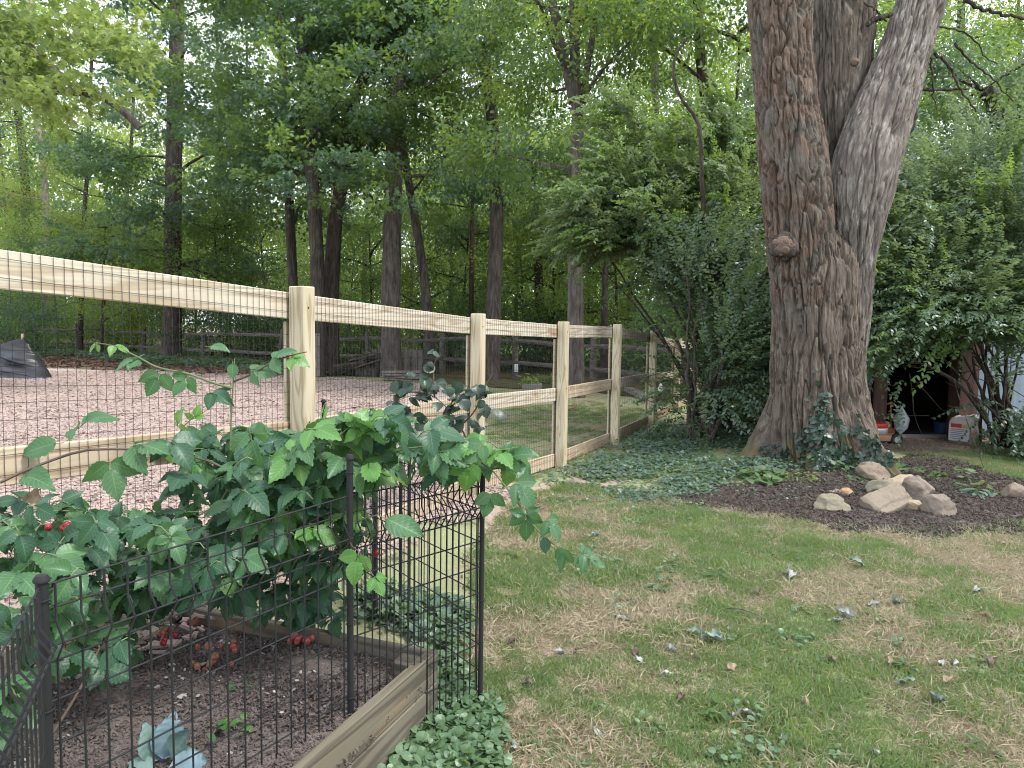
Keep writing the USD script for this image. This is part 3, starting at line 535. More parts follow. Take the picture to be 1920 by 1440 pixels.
# pale yellow-green oak whose limbs lean in from the left
t = tree("shade_tree", "yellow-green oak whose dark limbs reach in from the upper left", [(-260, 760), (-230, 400), (-190, 150), (-150, -60)], 15., (60, 40), B_grey, MAPLE_BIG, [L_oak], 60, 4.0, 4.4, 9.0, None, 28, forks=[([(-200, 100), (-60, 10), (60, 100), (118, 150)], (40, 14)), ([(-190, 220), (0, 150), (90, 168), (170, 176), (262, 240)], (18, 12))])
r = np.random.default_rng(5); px = r.uniform(-20, 265, 46); py = r.uniform(-10, 205, 46) * (1 - np.clip((px - 120) / 260, 0, 1)); pos = np.array([P(a, b, c) for a, b, c in zip(px, py, r.uniform(13, 16, 46))])
sprays(t, "crown", MAPLE_BIG, [L_oak], pos, r.normal(size=(46, 3)) * [1, .6, .2], r, (.7, 1.0), roll=.5)
# small trees further in
spec = [(150, 33, "left of the thick straight tree", L_yel), (225, 40, "behind the leaning grey fence posts", L_mid), (430, 34, "between the thick straight tree and the first full post", L_mid), (475, 42, "far behind the first full post", L_yel), (680, 34, "between the twin trunks and the stout furrowed tree", L_mid),
        (845, 38, "behind the grey boards", L_yel), (965, 36, "right of the crooked forked tree", L_mid), (1180, 34, "behind the fourth bay of the board fence", L_yel), (1290, 30, "behind the tangled shrub by the old tree", L_mid), (1420, 32, "just left of the huge old tree", L_yel), (1720, 34, "seen right of the old tree's leaning limb", L_mid), (1935, 30, "at the right edge beyond the shed", L_mid), (-60, 30, "at the left edge beyond the dark tarpaulin", L_teal), (20, 52, "deep in the wood at the left edge", L_yel), (620, 55, "deep in the wood behind the twin trunks", L_yel), (770, 48, "deep in the wood right of the stout furrowed tree", L_mid), (1050, 50, "deep in the wood beside the mottled tree", L_yel)]
for k, (x, dep, where, lm) in enumerate(spec):
    rr = np.random.default_rng(100 + k); by = 611 + 1.6 * F / dep + 4; jx = rr.uniform(-25, 25)
    tree("young_tree", "slim tree " + where, [(x, by), (x + jx * .3, by - 220), (x + jx, by - 420), (x + jx * 1.5, -60)], dep, (F * .24 / dep, F * .12 / dep), B_dark if k % 2 else B_brown, SMALL if k % 3 else OVAL, [lm, L_mid, L_teal], 78, 3.0, 3.6, 3 + dep * .36, [.6, .25, .15], 200 + k, limbs=14, sc=(.9, 1.5))

r = np.random.default_rng(31)
for k, (x, dep) in enumerate([(-20, 44), (110, 39), (190, 31), (285, 46), (365, 37), (420, 30), (505, 33), (560, 44), (650, 39), (700, 30), (790, 33), (860, 30), (905, 44), (985, 31), (1040, 27), (1110, 36), (1160, 26), (1215, 42), (1300, 24), (1650, 26), (1830, 24), (1760, 40)]):
    by = 611 + 1.6 * F / dep + 4; jx = r.uniform(-20, 20)
    tree("understory_tree", "low leafy understory tree " + ["left of the tarpaulin's back", "right of the pale slender tree", "over the rail fence's upright posts", "deep behind the leaning rail-fence post", "just right of the thick straight tree", "midway between the thick tree and the first post", "behind the first full fence post", "deep behind the first full post", "behind the right twin trunk", "left of the stout furrowed tree", "right of the stout furrowed tree", "between the leaning trunk and the forked tree", "deep behind the forked tree", "right of the forked tree's base", "left of the mottled tree", "deep behind the fourth bay", "behind the fourth full post", "deep behind the tangled shrub", "left of the dark curved trunk", "behind the old tree's right side", "beyond the shed roof", "deep between the old tree and the shed"][k], [(x, by), (x + jx * .4, by - 110), (x + jx, by - 260)], dep, (F * .14 / dep, F * .06 / dep), B_dark, SMALL if k % 2 else OVAL, [[L_yel, L_mid, L_far, L_teal][k % 4], L_mid], 80, 1.4, 2.9, 7.5, [.7, .3], 500 + k, limbs=11, sc=(.8, 1.3), category_group="low trees under the taller ones")

# ------------------------------------------------------------ far wood (one mass) and its floor
r = np.random.default_rng(77); n = 4200
fx = r.uniform(-62, 62, n); fy = r.uniform(58, 84, n); fz = r.uniform(0, 1, n) ** 1.3 * 18; pp = np.stack([fx, fy, fz + .5], 1)
dens = meshkit.fbm(np.stack([fx * .12, fz * .14, fy * 0], 1), 3, 9); pp = pp[dens > .36]
instancer("far_woods", [(m, mt) for mt in (L_far, L_yel) for m in FARS], pp, look(r.normal(size=(len(pp), 3)), np.tile([0, 0, 1.], (len(pp), 1)) + r.normal(size=(len(pp), 3)) * .3), r.uniform(1.3, 2.4, len(pp)), r.integers(0, 6, len(pp)), kind="stuff", label="far green wood closing the view behind the nearer trunks", cat="woods")
overlay("far_lawn", Polygon([(2, 34), (16, 32), (24, 44), (20, 56), (-4, 56), (-2, 42)]), groundmat("far_lawn", [(.07, .13, .03), (.12, .20, .05), (.17, .25, .08)], s1=.4, s2=3.), .04, 2., .5, .5, 31)
# undergrowth shrubs along the back fence
for k, (x, dep, wpx, hm, mt, where) in enumerate([(-20, 31, 120, 2.4, L_teal, "behind the dark tarpaulin"), (35, 36, 110, 3.2, L_teal, "left of the pale slender tree"), (170, 36, 110, 2.2, L_mid, "behind the rail fence, right of the pale slender tree"), (250, 34, 90, 3.4, L_yel, "behind the leaning grey post"), (400, 31, 130, 3.0, L_teal, "right of the thick straight tree"), (480, 29, 110, 2.8, L_dark, "left of the first full fence post"), (660, 28, 90, 2.4, L_mid, "behind the log pile"),
        (840, 29, 130, 2.6, L_mid, "right of the grey boards"), (960, 27, 110, 2.2, L_dark, "behind the second bay"), (1040, 30, 120, 2.6, L_teal, "left of the mottled tree"), (1140, 28, 100, 2.4, L_dark, "behind the fourth full post"), (1250, 22, 110, 2.8, L_teal, "where the board fence disappears"), (1420, 19, 130, 2.6, L_dark, "behind the huge old tree, left side"), (1900, 15, 160, 3.0, L_teal, "behind the shed at the right edge")]):
    c = P(x, 611 + 1.6 * F / dep, dep); rx = wpx * dep / F * .6
    shrub("understory_shrub", "leafy undergrowth shrub " + where, (c[0], c[1], float(hz(c[0], c[1]))), [(np.array([c[0] + q * rx * .45, c[1] + q * .3, hm * (.45 + .1 * q)]), (rx * .8, 1.2, hm * .55), 1.) for q in (-1, 0, 1)], SMALL if k % 2 else OVAL, [mt, L_mid], 150, None, 7, 300 + k, [.75, .25], (.7, 1.1), stem_r=.03, group="undergrowth along the edge of the wood")

# ============================================================ THE HUGE OLD TREE
TD = 8.5                                                        # its distance
def bark_field(u, v, seed, cu=.055, cv=.34):
    W = .10 * (meshkit.fbm(np.stack([u * 2.2, v * 1.1, 0 * u + seed], -1), 3, seed) - .5)
    def rid(a, b, sd): return np.clip(np.abs(2 * meshkit.fbm(np.stack([(u + W) / a, v / b, 0 * u], -1), 2, sd) - 1) / .13, 0, 1) ** .8
    g1, g2 = rid(cu * 2.1, cv * 1.8, seed), rid(cu * 1.0, cv * .9, seed + 11)
    brk = np.clip((meshkit.fbm(np.stack([(u + W) / cu, v / (cv * .35), 0 * u + 5], -1), 2, seed + 4) - .30) / .12, 0, 1)
    fine = meshkit.fbm(np.stack([u * 60, v * 9, 0 * u], -1), 3, seed + 3) - .5
    h = 1.1 * (g1 - .8) + .8 * (g2 - .8) * (.3 + .7 * g1) + .28 * (brk - 1) + fine * .5
    return g1, h
def bark_field_old(u, v, seed, cu=.055, cv=.34):
    r = np.random.default_rng(seed); W = .03 * (meshkit.fbm(np.stack([u * 3, v * 2.2, 0 * u], -1), 3, seed) - .5) * 4
    x, y = (u + W) / cu, v / cv; x0, x1, y0, y1 = x.min() - 2, x.max() + 2, y.min() - 2, y.max() + 2
    gx, gy = np.meshgrid(np.arange(math.floor(x0), math.ceil(x1)), np.arange(math.floor(y0), math.ceil(y1))); pts = np.stack([gx.ravel(), gy.ravel()], 1) + r.uniform(0, 1, (gx.size, 2)) + np.stack([0 * gx.ravel(), (gx.ravel() % 2) * .5], 1)
    d, i = cKDTree(pts).query(np.stack([x.ravel(), y.ravel()], 1), k=2); e = (d[:, 1] - d[:, 0]).reshape(u.shape); lift = r.uniform(-.3, .5, len(pts))[i[:, 0]].reshape(u.shape)
    g = np.clip(e / .42, 0, 1) ** .55; fine = meshkit.fbm(np.stack([u * 60, v * 9, 0 * u], -1), 3, seed + 3) - .5
    return g, (g - .75) * 1.0 + g * lift * .5 + fine * .55
def stem_mesh(rows, nu, nv, seed, depth_amp=.02, lobes=None, cu=.055, cv=.34, twist=.0, yoff=0., wob=.06):
    """rows: (px, py, half width px, depth offset m)"""
    c = np.array([[*P(x, y, TD + o), hw * (TD + o) / F] for x, y, hw, o in rows]); c = smooth_path(c, nv)
    t = np.gradient(c[:, :3], axis=0); t /= np.linalg.norm(t, axis=1, keepdims=True); back = np.array([0, 1., 0]); b = back - (t @ back)[:, None] * t; b /= np.linalg.norm(b, axis=1, keepdims=True); a = np.cross(b, t)
    s = np.r_[0, np.cumsum(np.linalg.norm(np.diff(c[:, :3], axis=0), axis=1))]
    th = np.linspace(0, 2 * PI, nu); TH, S = np.meshgrid(th, s); R0 = c[:, 3][:, None] * np.ones_like(TH)
    prof = 1 + wob * 2 * (meshkit.fbm(np.stack([np.cos(TH) * 1.4, np.sin(TH) * 1.4, S * .9 + seed], -1), 3, seed) - .5)
    if lobes is not None: prof = prof * lobes(TH, c[:, 2][:, None] * np.ones_like(TH))
    g, h = bark_field((TH - PI) * c[:, 3].mean() + twist * S, S, seed, cu, cv); R = R0 * prof + depth_amp * h
    pos = c[:, None, :3] + R[..., None] * (np.cos(TH)[..., None] * b[:, None] + np.sin(TH)[..., None] * a[:, None])   # theta 0 = away from the camera
    v = pos.reshape(-1, 3); i, j = np.meshgrid(np.arange(nv - 1), np.arange(nu - 1), indexing="ij"); q = np.stack([i * nu + j, i * nu + j + 1, (i + 1) * nu + j + 1, (i + 1) * nu + j], -1).reshape(-1, 4)
    f = np.vstack([q[:, [0, 1, 2]], q[:, [0, 2, 3]]]); m = len(v); v = np.vstack([v, c[-1, :3]]); k = (nv - 1) * nu + np.arange(nu - 1); f = np.vstack([f, np.stack([k, k + 1, np.full(nu - 1, m)], 1)])
    uv = np.vstack([np.stack([TH * c[:, 3].mean(), S], -1).reshape(-1, 2), [0, s[-1]]])
    # outward faces
    w = f[len(f) // 3]; nn = np.cross(v[w[1]] - v[w[0]], v[w[2]] - v[w[0]]); ctr = c[np.argmin(np.abs(c[:, 2] - v[w[0], 2])), :3]
    if nn @ (v[w[0]] - ctr) < 0: f = f[:, ::-1]
    return v, f, uv
def oldbark(name, c1, c2, c3, patch, moss=False):
    nodes = {"uv": ("texture_coordinate", {}), "mp": ("mapping", {"scale": (30, 4.2, 1)}), "n": ("noise_texture", {"scale": 1., "detail": 7., "roughness": .7, "distortion": .5}),
        "g": ("geometry", {}), "n2": ("noise_texture", {"scale": 2.6, "detail": 4., "distortion": .8}), "n3": ("noise_texture", {"scale": 34., "detail": 3.}), "r": ("rgb_ramp", {"ramp": [(.36, c1), (.52, c2), (.66, c3)]}),
        "pr": ("rgb_ramp", {"ramp": [(.44, (0, 0, 0)), (.60, (1, 1, 1))]}), "r2": ("rgb_ramp", {"ramp": [(.28, np.array(patch) * .35), (.7, patch)]}), "mx": ("mix", {}),
        "lr": ("rgb_ramp", {"ramp": [(.55, (0, 0, 0)), (.75, (.25, .25, .25))]}), "ml": ("mix", {"color2": (.15, .16, .13)}),
        "u": ("bump", {"strength": 1., "distance": .035}), "p": ("principled_bsdf", {"roughness": .88, "specular_ior_level": .25})}
    links = [("uv.UV", "mp.vector"), ("mp.vector", "n.vector"), ("g.position", "n2.vector"), ("g.position", "n3.vector"), ("n.fac", "r.fac"), ("n2.fac", "pr.fac"), ("n.fac", "r2.fac"), ("pr.color", "mx.fac"), ("r.color", "mx.color1"), ("r2.color", "mx.color2"), ("n3.fac", "lr.fac"), ("lr.color", "ml.fac"), ("mx.color", "ml.color1"), ("n.fac", "u.height"), ("u.normal", "p.normal")]
    if moss:
        nodes |= {"z": ("separate_xyz", {}), "zz": ("math", {"math_type": "multiply_add", "value2": -1.5, "value3": .62}), "za": ("math", {"math_type": "add"}), "n4": ("noise_texture", {"scale": 5., "detail": 4.}), "mr": ("rgb_ramp", {"ramp": [(.55, (0, 0, 0)), (.75, (1, 1, 1))]}), "mm": ("mix", {"color2": (.085, .08, .03)}), "mc": ("rgb_ramp", {"ramp": [(.4, (.06, .066, .022)), (.6, (.13, .10, .06))]})}
        links += [("g.position", "z.vector"), ("z.z", "zz.value1"), ("g.position", "n4.vector"), ("zz.value", "za.value1"), ("n4.fac", "za.value2"), ("za.value", "mr.fac"), ("n2.fac", "mc.fac"), ("mc.color", "mm.color2"), ("mr.color", "mm.fac"), ("ml.color", "mm.color1"), ("mm.color", "p.base_color")]
    else: links += [("ml.color", "p.base_color")]
    return M(name, nodes, links)
K_brown = oldbark("old_bark_brown", (.034, .022, .016), (.108, .073, .053), (.195, .145, .112), (.15, .128, .105))
K_grey = oldbark("old_bark_grey", (.042, .033, .026), (.138, .114, .095), (.235, .205, .178), (.16, .128, .10))
K_pale = oldbark("old_bark_pale", (.05, .040, .033), (.195, .168, .145), (.35, .32, .29), (.20, .165, .145))
K_base = oldbark("old_bark_base", (.030, .022, .016), (.108, .083, .063), (.215, .182, .15), (.165, .13, .105), moss=True)
bx = P(1545, 880, TD); tb = thing("old_tree", (bx[0], bx[1], float(hz(bx[0], bx[1]))), "huge furrowed old tree with three fused stems, ivy at its foot, beside the rock pile", "tree")
def lobes(TH, Z):
    low = np.clip((.92 - Z) / .92, 0, 1) ** 1.75; l = 0
    for a, w, h in ((PI + .05 - .65, .24, .55), (PI + .48, .26, .62), (PI / 2 - .05, .26, .30), (PI * 1.5 + .1, .28, 1.3), (.4, .4, .6), (PI - .1, .14, .25)):
        d = np.angle(np.exp(1j * (TH - a))); l = l + h * np.exp(-(d / w) ** 2)
    folds = .05 * np.cos(TH * 9 + 1.3 * np.sin(Z * 2)) * np.clip((1.9 - Z) / 1.9, 0, 1)
    return 1 + low * (l * .95 - .08) + folds
v, f, uv = stem_mesh([(1548, 905, 104, 0), (1546, 870, 98, 0), (1542, 840, 93, 0), (1536, 790, 88, 0), (1532, 700, 80, 0), (1530, 600, 76, 0), (1530, 530, 78, .02), (1529, 490, 74, .08), (1528, 462, 58, .16), (1526, 440, 34, .22)], 500, 360, 3, .056, lobes, cu=.06, cv=.5)
obj("trunk", (v, f), K_base, tb, smooth=True, uv=uv)
v, f, uv = stem_mesh([(1516, 640, 50, -.04), (1507, 540, 57, -.10), (1501, 470, 58, -.18), (1496, 400, 59, -.24), (1488, 300, 59, -.26), (1475, 200, 54, -.24), (1467, 100, 52, -.2), (1462, 0, 56, -.15), (1460, -120, 58, 0)], 300, 330, 5, .046, None, .05, .30, twist=.04)
obj("trunk_stem", (v, f), K_brown, tb, smooth=True, uv=uv)
v, f, uv = stem_mesh([(1556, 560, 40, .2), (1556, 450, 44, .36), (1560, 330, 48, .46), (1568, 270, 48, .48), (1570, 235, 44, .48)], 200, 160, 18, .05, None, .05, .5)
obj("rotten_hollow", (v, f), oldbark("old_bark_rotten", (.012, .009, .008), (.04, .029, .023), (.085, .065, .053), (.05, .038, .03)), tb, smooth=True, uv=uv)
v, f, uv = stem_mesh([(1562, 300, 40, .52), (1564, 250, 54, .46), (1567, 200, 57, .42), (1573, 100, 58, .42), (1576, 0, 60, .42), (1578, -120, 60, .42)], 260, 300, 8, .036, None, .04, .6)
obj("trunk_stem", (v, f), K_grey, tb, smooth=True, uv=uv)
v, f, uv = stem_mesh([(1580, 700, 34, -.08), (1590, 600, 36, -.10), (1602, 510, 32, -.14), (1608, 420, 45, -.16), (1620, 330, 57, -.14), (1645, 240, 55, -.08), (1674, 160, 49, -.02), (1702, 80, 43, .04), (1729, 0, 40, .1), (1765, -110, 40, .2)], 260, 340, 9, .042, None, .045, .55, twist=-.05)
obj("trunk_stem", (v, f), K_pale, tb, smooth=True, uv=uv)
m_burl = groundmat("burl_wood", [(.05, .034, .027), (.16, .11, .086), (.10, .07, .055), (.24, .18, .145)], s1=6., s2=45., s3=120., fine=.4, bump=.9, dist=.02)
bv = trimesh.creation.icosphere(4); q = np.array(bv.vertices); q = q * [1.0, .85, .92] * .115; q *= (1 + .5 * (meshkit.fbm(q * 18, 3, 4) - .5) + .10 * (meshkit.fbm(q * 80, 2, 6) - .5))[:, None]
cq = np.array(bv.vertices) * [.165, .10, .15]; cq *= (1 + .5 * (meshkit.fbm(cq * 14, 3, 9) - .5) + .25 * (meshkit.fbm(cq * [60, 60, 14], 2, 5) - .5))[:, None]; obj("burl_collar", (cq + P(1471, 462, TD - .46), np.array(bv.faces)), B_brown, tb, smooth=True)
obj("burl", (q * [1, .9, 1] + P(1470, 461, TD - .50), np.array(bv.faces)), m_burl, tb, smooth=True)
bv = trimesh.creation.icosphere(3); q = np.array(bv.vertices) * [.05, .05, .045]; obj("branch_stub", (q * (1 + .3 * (meshkit.fbm(q * 30, 2, 6) - .5))[:, None] + P(1602, 117, TD - .05), np.array(bv.faces)), m_burl, tb, smooth=True)
# bare branches off the leaning limb
for k, (pl, w0, w1) in enumerate([([(1690, 150), (1660, 340), (1655, 400), (1668, 425)], 10, 4), ([(1712, 168), (1770, 168), (1815, 166)], 8, 4), ([(1745, 48), (1790, 55), (1830, 78), (1850, 110), (1870, 120)], 4, 2), ([(1735, 80), (1745, 120), (1752, 180), (1758, 208)], 4, 2), ([(1808, 0), (1850, 20), (1890, 28), (1930, 38)], 8, 5), ([(1700, 190), (1715, 210), (1712, 235), (1690, 260), (1672, 320)], 13, 9), ([(1752, 98), (1780, 125), (1800, 165), (1830, 210)], 6, 3), ([(1620, 5), (1650, 25), (1663, 40)], 4, 3), ([(1790, 80), (1820, 115), (1850, 140), (1900, 190)], 5, 2), ([(1625, 45), (1650, 34), (1672, 28)], 9, 8)]):
    pp = np.array([P(x, y, TD - .1 + .05 * i + .1 * (k % 3)) for i, (x, y) in enumerate(pl)]); c = smooth_path(pp, 18); c[1:-1] += np.random.default_rng(k).normal(size=(16, 3)) * .008
    obj("branch", tube(c, np.linspace(w0, w1, 18) * TD / F / 2, 8), B_grey if k in (0, 5) else B_dark, tb, smooth=50)

# ============================================================ SHED AND WHAT STANDS BY IT
SD = 11.1
sx = lambda px: float(P(px, 822, SD)[0]); sy = float(P(1730, 822, SD)[1]); sg = float(hz(sx(1730), sy))
m_blue = woodmat("shed_blue", (.20, .25, .32), (.17, .22, .29), (0, 0, 1), fleck=.0, ring=12, dark=(.2, .24, .3))
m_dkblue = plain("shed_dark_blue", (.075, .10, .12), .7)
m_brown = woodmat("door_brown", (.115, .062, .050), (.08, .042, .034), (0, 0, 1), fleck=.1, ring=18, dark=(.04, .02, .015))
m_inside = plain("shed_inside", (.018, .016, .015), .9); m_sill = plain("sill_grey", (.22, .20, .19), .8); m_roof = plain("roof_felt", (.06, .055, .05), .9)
m_white = plain("white_trim", (.55, .55, .55), .6)
sh = thing("shed", (sx(1730), sy, sg), "blue-grey garden shed with an open dark doorway between brown boards, half hidden by leaves", "shed")
def blk(x0, x1, y0, y1, z0, z1, r=.006): return place(rbox(x1 - x0, y1 - y0, z1 - z0, r), np.array([1., 0, 0]), np.array([0, 1., 0]), np.array([0, 0, 1.]), ((x0 + x1) / 2, (y0 + y1) / 2, (z0 + z1) / 2))
X = {k: sx(k) for k in (1596, 1630, 1632, 1658, 1772, 1806, 1816, 1850, 1886, 1925)}
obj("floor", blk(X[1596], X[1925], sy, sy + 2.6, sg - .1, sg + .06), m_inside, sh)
obj("threshold", blk(X[1658], X[1772], sy - .05, sy - .002, sg - .02, sg + .075), m_sill, sh)
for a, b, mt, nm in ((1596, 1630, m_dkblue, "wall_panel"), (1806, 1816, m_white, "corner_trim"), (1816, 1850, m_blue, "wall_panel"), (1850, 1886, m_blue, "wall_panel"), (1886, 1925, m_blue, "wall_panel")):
    obj(nm, blk(X[a] + .005, X[b] - .005, sy, sy + .05, sg + .06, sg + 2.15), mt, sh)
obj("door_board", blk(X[1632], X[1658], sy - .03, sy + .03, sg + .06, sg + 1.98), m_brown, sh); obj("door_board", blk(X[1772], X[1806] - .004, sy - .30, sy - .004, sg + .03, sg + 1.98), m_brown, sh)
obj("lintel", blk(X[1632], X[1806], sy - .01, sy + .06, sg + 1.985, sg + 2.15), m_brown, sh)
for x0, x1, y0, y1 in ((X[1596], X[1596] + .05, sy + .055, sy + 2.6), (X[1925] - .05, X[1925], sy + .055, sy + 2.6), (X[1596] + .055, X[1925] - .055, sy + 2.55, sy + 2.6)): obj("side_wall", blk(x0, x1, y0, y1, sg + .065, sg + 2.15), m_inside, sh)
cxs = (X[1596] + X[1925]) / 2; hw = (X[1925] - X[1596]) / 2 + .15
for s in (-1, 1): obj("roof_slope", bar((cxs + s * hw, sy + 1.3, sg + 2.16), (cxs + s * .01, sy + 1.3, sg + 2.75), 2.9, .05), m_roof, sh)

bd = 10.35; bg = G(1817, 836)
bagm = trimesh.creation.icosphere(4); q = np.array(bagm.vertices); q = np.sign(q) * np.abs(q) ** .27
zz = q[:, 2].copy(); w = .185 + .012 * np.cos(zz * 2); q = np.stack([q[:, 0] * w, q[:, 1] * .13, zz * .20], 1); top = np.clip((zz - .55) / .45, 0, 1)
q *= 1 + (.10 * (meshkit.fbm(q * 11, 3, 4) - .5))[:, None]; q[:, 2] += top * .05 * (meshkit.fbm(np.stack([q[:, 0] * 14, q[:, 1] * 14, 0 * zz], 1), 2, 7) - .3) + .02 * top * np.sign(q[:, 0])
bc = np.array([0, 0, .20])
sack = thing("feed_sack", bg + [.03, .15, 0], "plump printed paper sack of pellets standing by the shed door", "sack", rz=math.radians(-50))
m_sack = M("sack_skin", {"g": ("geometry", {}), "z": ("separate_xyz", {}), "r": ("math", {"math_type": "multiply_add", "value2": 3.2, "value3": -.62}), "n": ("noise_texture", {"scale": 14., "detail": 4.}), "a": ("math", {"math_type": "add"}), "rp": ("rgb_ramp", {"ramp": [(.45, (.33, .25, .19)), (.8, (.62, .57, .54))]}), "u": ("bump", {"strength": .5, "distance": .02}), "p": ("principled_bsdf", {"roughness": .35})},
    [("g.position", "z.vector"), ("z.z", "r.value1"), ("g.position", "n.vector"), ("r.value", "a.value1"), ("n.fac", "a.value2"), ("a.value", "rp.fac"), ("rp.color", "p.base_color"), ("n.fac", "u.height"), ("u.normal", "p.normal")])
obj("body", (q + bc, np.array(bagm.faces)), m_sack, sack, smooth=True)
m_red = plain("red_print", (.42, .045, .05), .5); m_lab = plain("label_white", (.60, .60, .62), .5, var=.05); m_ink = plain("grey_ink", (.16, .15, .17), .6); m_yl = plain("straw_print", (.50, .38, .16), .5)
fy = bc[1] - .142
obj("printed_label", blk(bc[0] - .165, bc[0] + .10, fy - .012, fy - .002, bc[2] - .145, bc[2] + .085, .002), m_lab, sack)
obj("red_header", blk(bc[0] - .14, bc[0] + .0, fy - .017, fy - .0125, bc[2] + .045, bc[2] + .10, .002), m_red, sack); obj("straw_header", blk(bc[0] + .003, bc[0] + .075, fy - .017, fy - .0125, bc[2] + .04, bc[2] + .09, .002), m_yl, sack)
for k in range(6): obj("text_line", blk(bc[0] - .14, bc[0] + .07 - .03 * (k % 3), fy - .0155, fy - .0125, bc[2] + .015 - k * .026, bc[2] + .024 - k * .026, .001), m_ink if k else m_red, sack)
obj("side_label", blk(bc[0] + .190, bc[0] + .199, bc[1] - .06, bc[1] + .05, bc[2] - .10, bc[2] + .07, .002), m_red, sack)

mg = G(1655, 834); mow = thing("push_mower", mg, "red push mower with a small black wheel beside the old tree's root", "mower")
m_rp = plain("red_paint", (.50, .03, .03), .3); m_or = plain("orange_plastic", (.42, .22, .13), .5); m_tyre = plain("tyre_black", (.02, .02, .02), .7); m_steel = plain("engine_grey", (.42, .42, .43), .35, .6)
hull = lambda pts: shift(manifold3d.Manifold.hull_points(np.array(pts, float)), 0)
def lump(cx, cy, cz, a, b, c, p=.5):
    s = trimesh.creation.icosphere(3); q = np.array(s.vertices); q = np.sign(q) * np.abs(q) ** p; return q * [a, b, c] + mg + [cx, cy, cz], np.array(s.faces)
obj("deck", lump(-.02, .1, .10, .24, .17, .055), m_or, mow, smooth=True); obj("engine", lump(-.02, .1, .19, .11, .10, .06), m_steel, mow, smooth=True)
obj("engine_cover", lump(-.07, .1, .265, .17, .11, .045), m_rp, mow, smooth=True)
def wheel(c, rr, wd, n=24):
    a = np.linspace(0, 2 * PI, n, endpoint=False); prof = [(rr * .45, -wd / 2), (rr * .9, -wd / 2), (rr, -wd / 4), (rr, wd / 4), (rr * .9, wd / 2), (rr * .45, wd / 2)]
    v = np.array([[math.cos(t) * r_, y, math.sin(t) * r_] for t in a for r_, y in prof]) + c; k = len(prof)
    q = np.array([[i * k + j, ((i + 1) % n) * k + j, ((i + 1) % n) * k + (j + 1) % k, i * k + (j + 1) % k] for i in range(n) for j in range(k)]); return v, np.vstack([q[:, [0, 1, 2]], q[:, [0, 2, 3]]])
for wx, wy in ((.16, -.06), (-.22, -.06), (.16, .28), (-.22, .28)):
    wp = sub(mow, "wheel"); obj("tyre", wheel(mg + [wx, wy, .085], .085, .045), m_tyre, wp, smooth=40); obj("rim", tube([mg + [wx, wy - .024, .085], mg + [wx, wy + .024, .085]], .042, 14), m_steel, wp)
obj("handle", tube(smooth_path([mg + [-.22, .3, .12], mg + [-.42, .45, .5], mg + [-.60, .55, .85]], 10), .011, 8), m_tyre, mow)
# things in the doorway
p0 = P(1671, 812, SD - .03); solo("tool_handle", cat_([tube([p0, p0 + [.02, .1, .42]], .011, 8), tube([p0 + [-.04, .12, .42], p0 + [.08, .1, .43]], .012, 8), place(rbox(.17, .02, .20, .008), np.array([1., 0, 0]), np.array([0, 1., 0]), np.array([0, 0, 1.]), p0 + [-.03, 0, -.02])]), plain("orange_handle", (.33, .10, .03), .5), "orange-handled garden tool leaning in the shed doorway", "tool", smooth=30)
s = trimesh.creation.icosphere(4); q = np.array(s.vertices); z = q[:, 2]; wq = np.where(z < 0, 1, 1 - .72 * ss(z)); q = np.stack([q[:, 0] * .11 * wq, q[:, 1] * .09 * wq, z * .20], 1); q *= 1 + (.25 * (meshkit.fbm(q * 16, 3, 8) - .5))[:, None]
pb = P(1690, 787, SD - .10); t_ = thing("plastic_bag", pb + [0, 0, -.2], "white and clear plastic bag hanging in the shed doorway", "bag")
m_bag = M("thin_plastic", {"p": ("principled_bsdf", {"base_color": (.62, .66, .72), "roughness": .25}), "t": ("translucent_bsdf", {"color": (.55, .6, .68)}), "m": ("mix_closure", {"fac": .3})}, [("p.BSDF", "m.closure1"), ("t.BSDF", "m.closure2")], "m.closure")
obj("body", (q + pb, np.array(s.faces)), m_bag, t_, smooth=True)
obj("printed_disc", tube([pb + [-.03, -.118, -.03], pb + [-.03, -.108, -.03]], .055, 20), m_white, t_); obj("printed_dot", tube([pb + [-.025, -.123, -.02], pb + [-.025, -.1185, -.02]], .016, 14), plain("print_blue", (.03, .05, .10), .5), t_)
p0 = P(1766, 812, SD + .35); solo("bucket", cat_([tube([p0 + [0, 0, -.08], p0 + [0, 0, .16]], [.10, .12], 18), tube([p0 + [0, 0, .15], p0 + [0, 0, .17]], .128, 18)]), plain("blue_plastic", (.03, .06, .16), .4), "dark blue bucket just inside the shed doorway", "bucket", smooth=40)

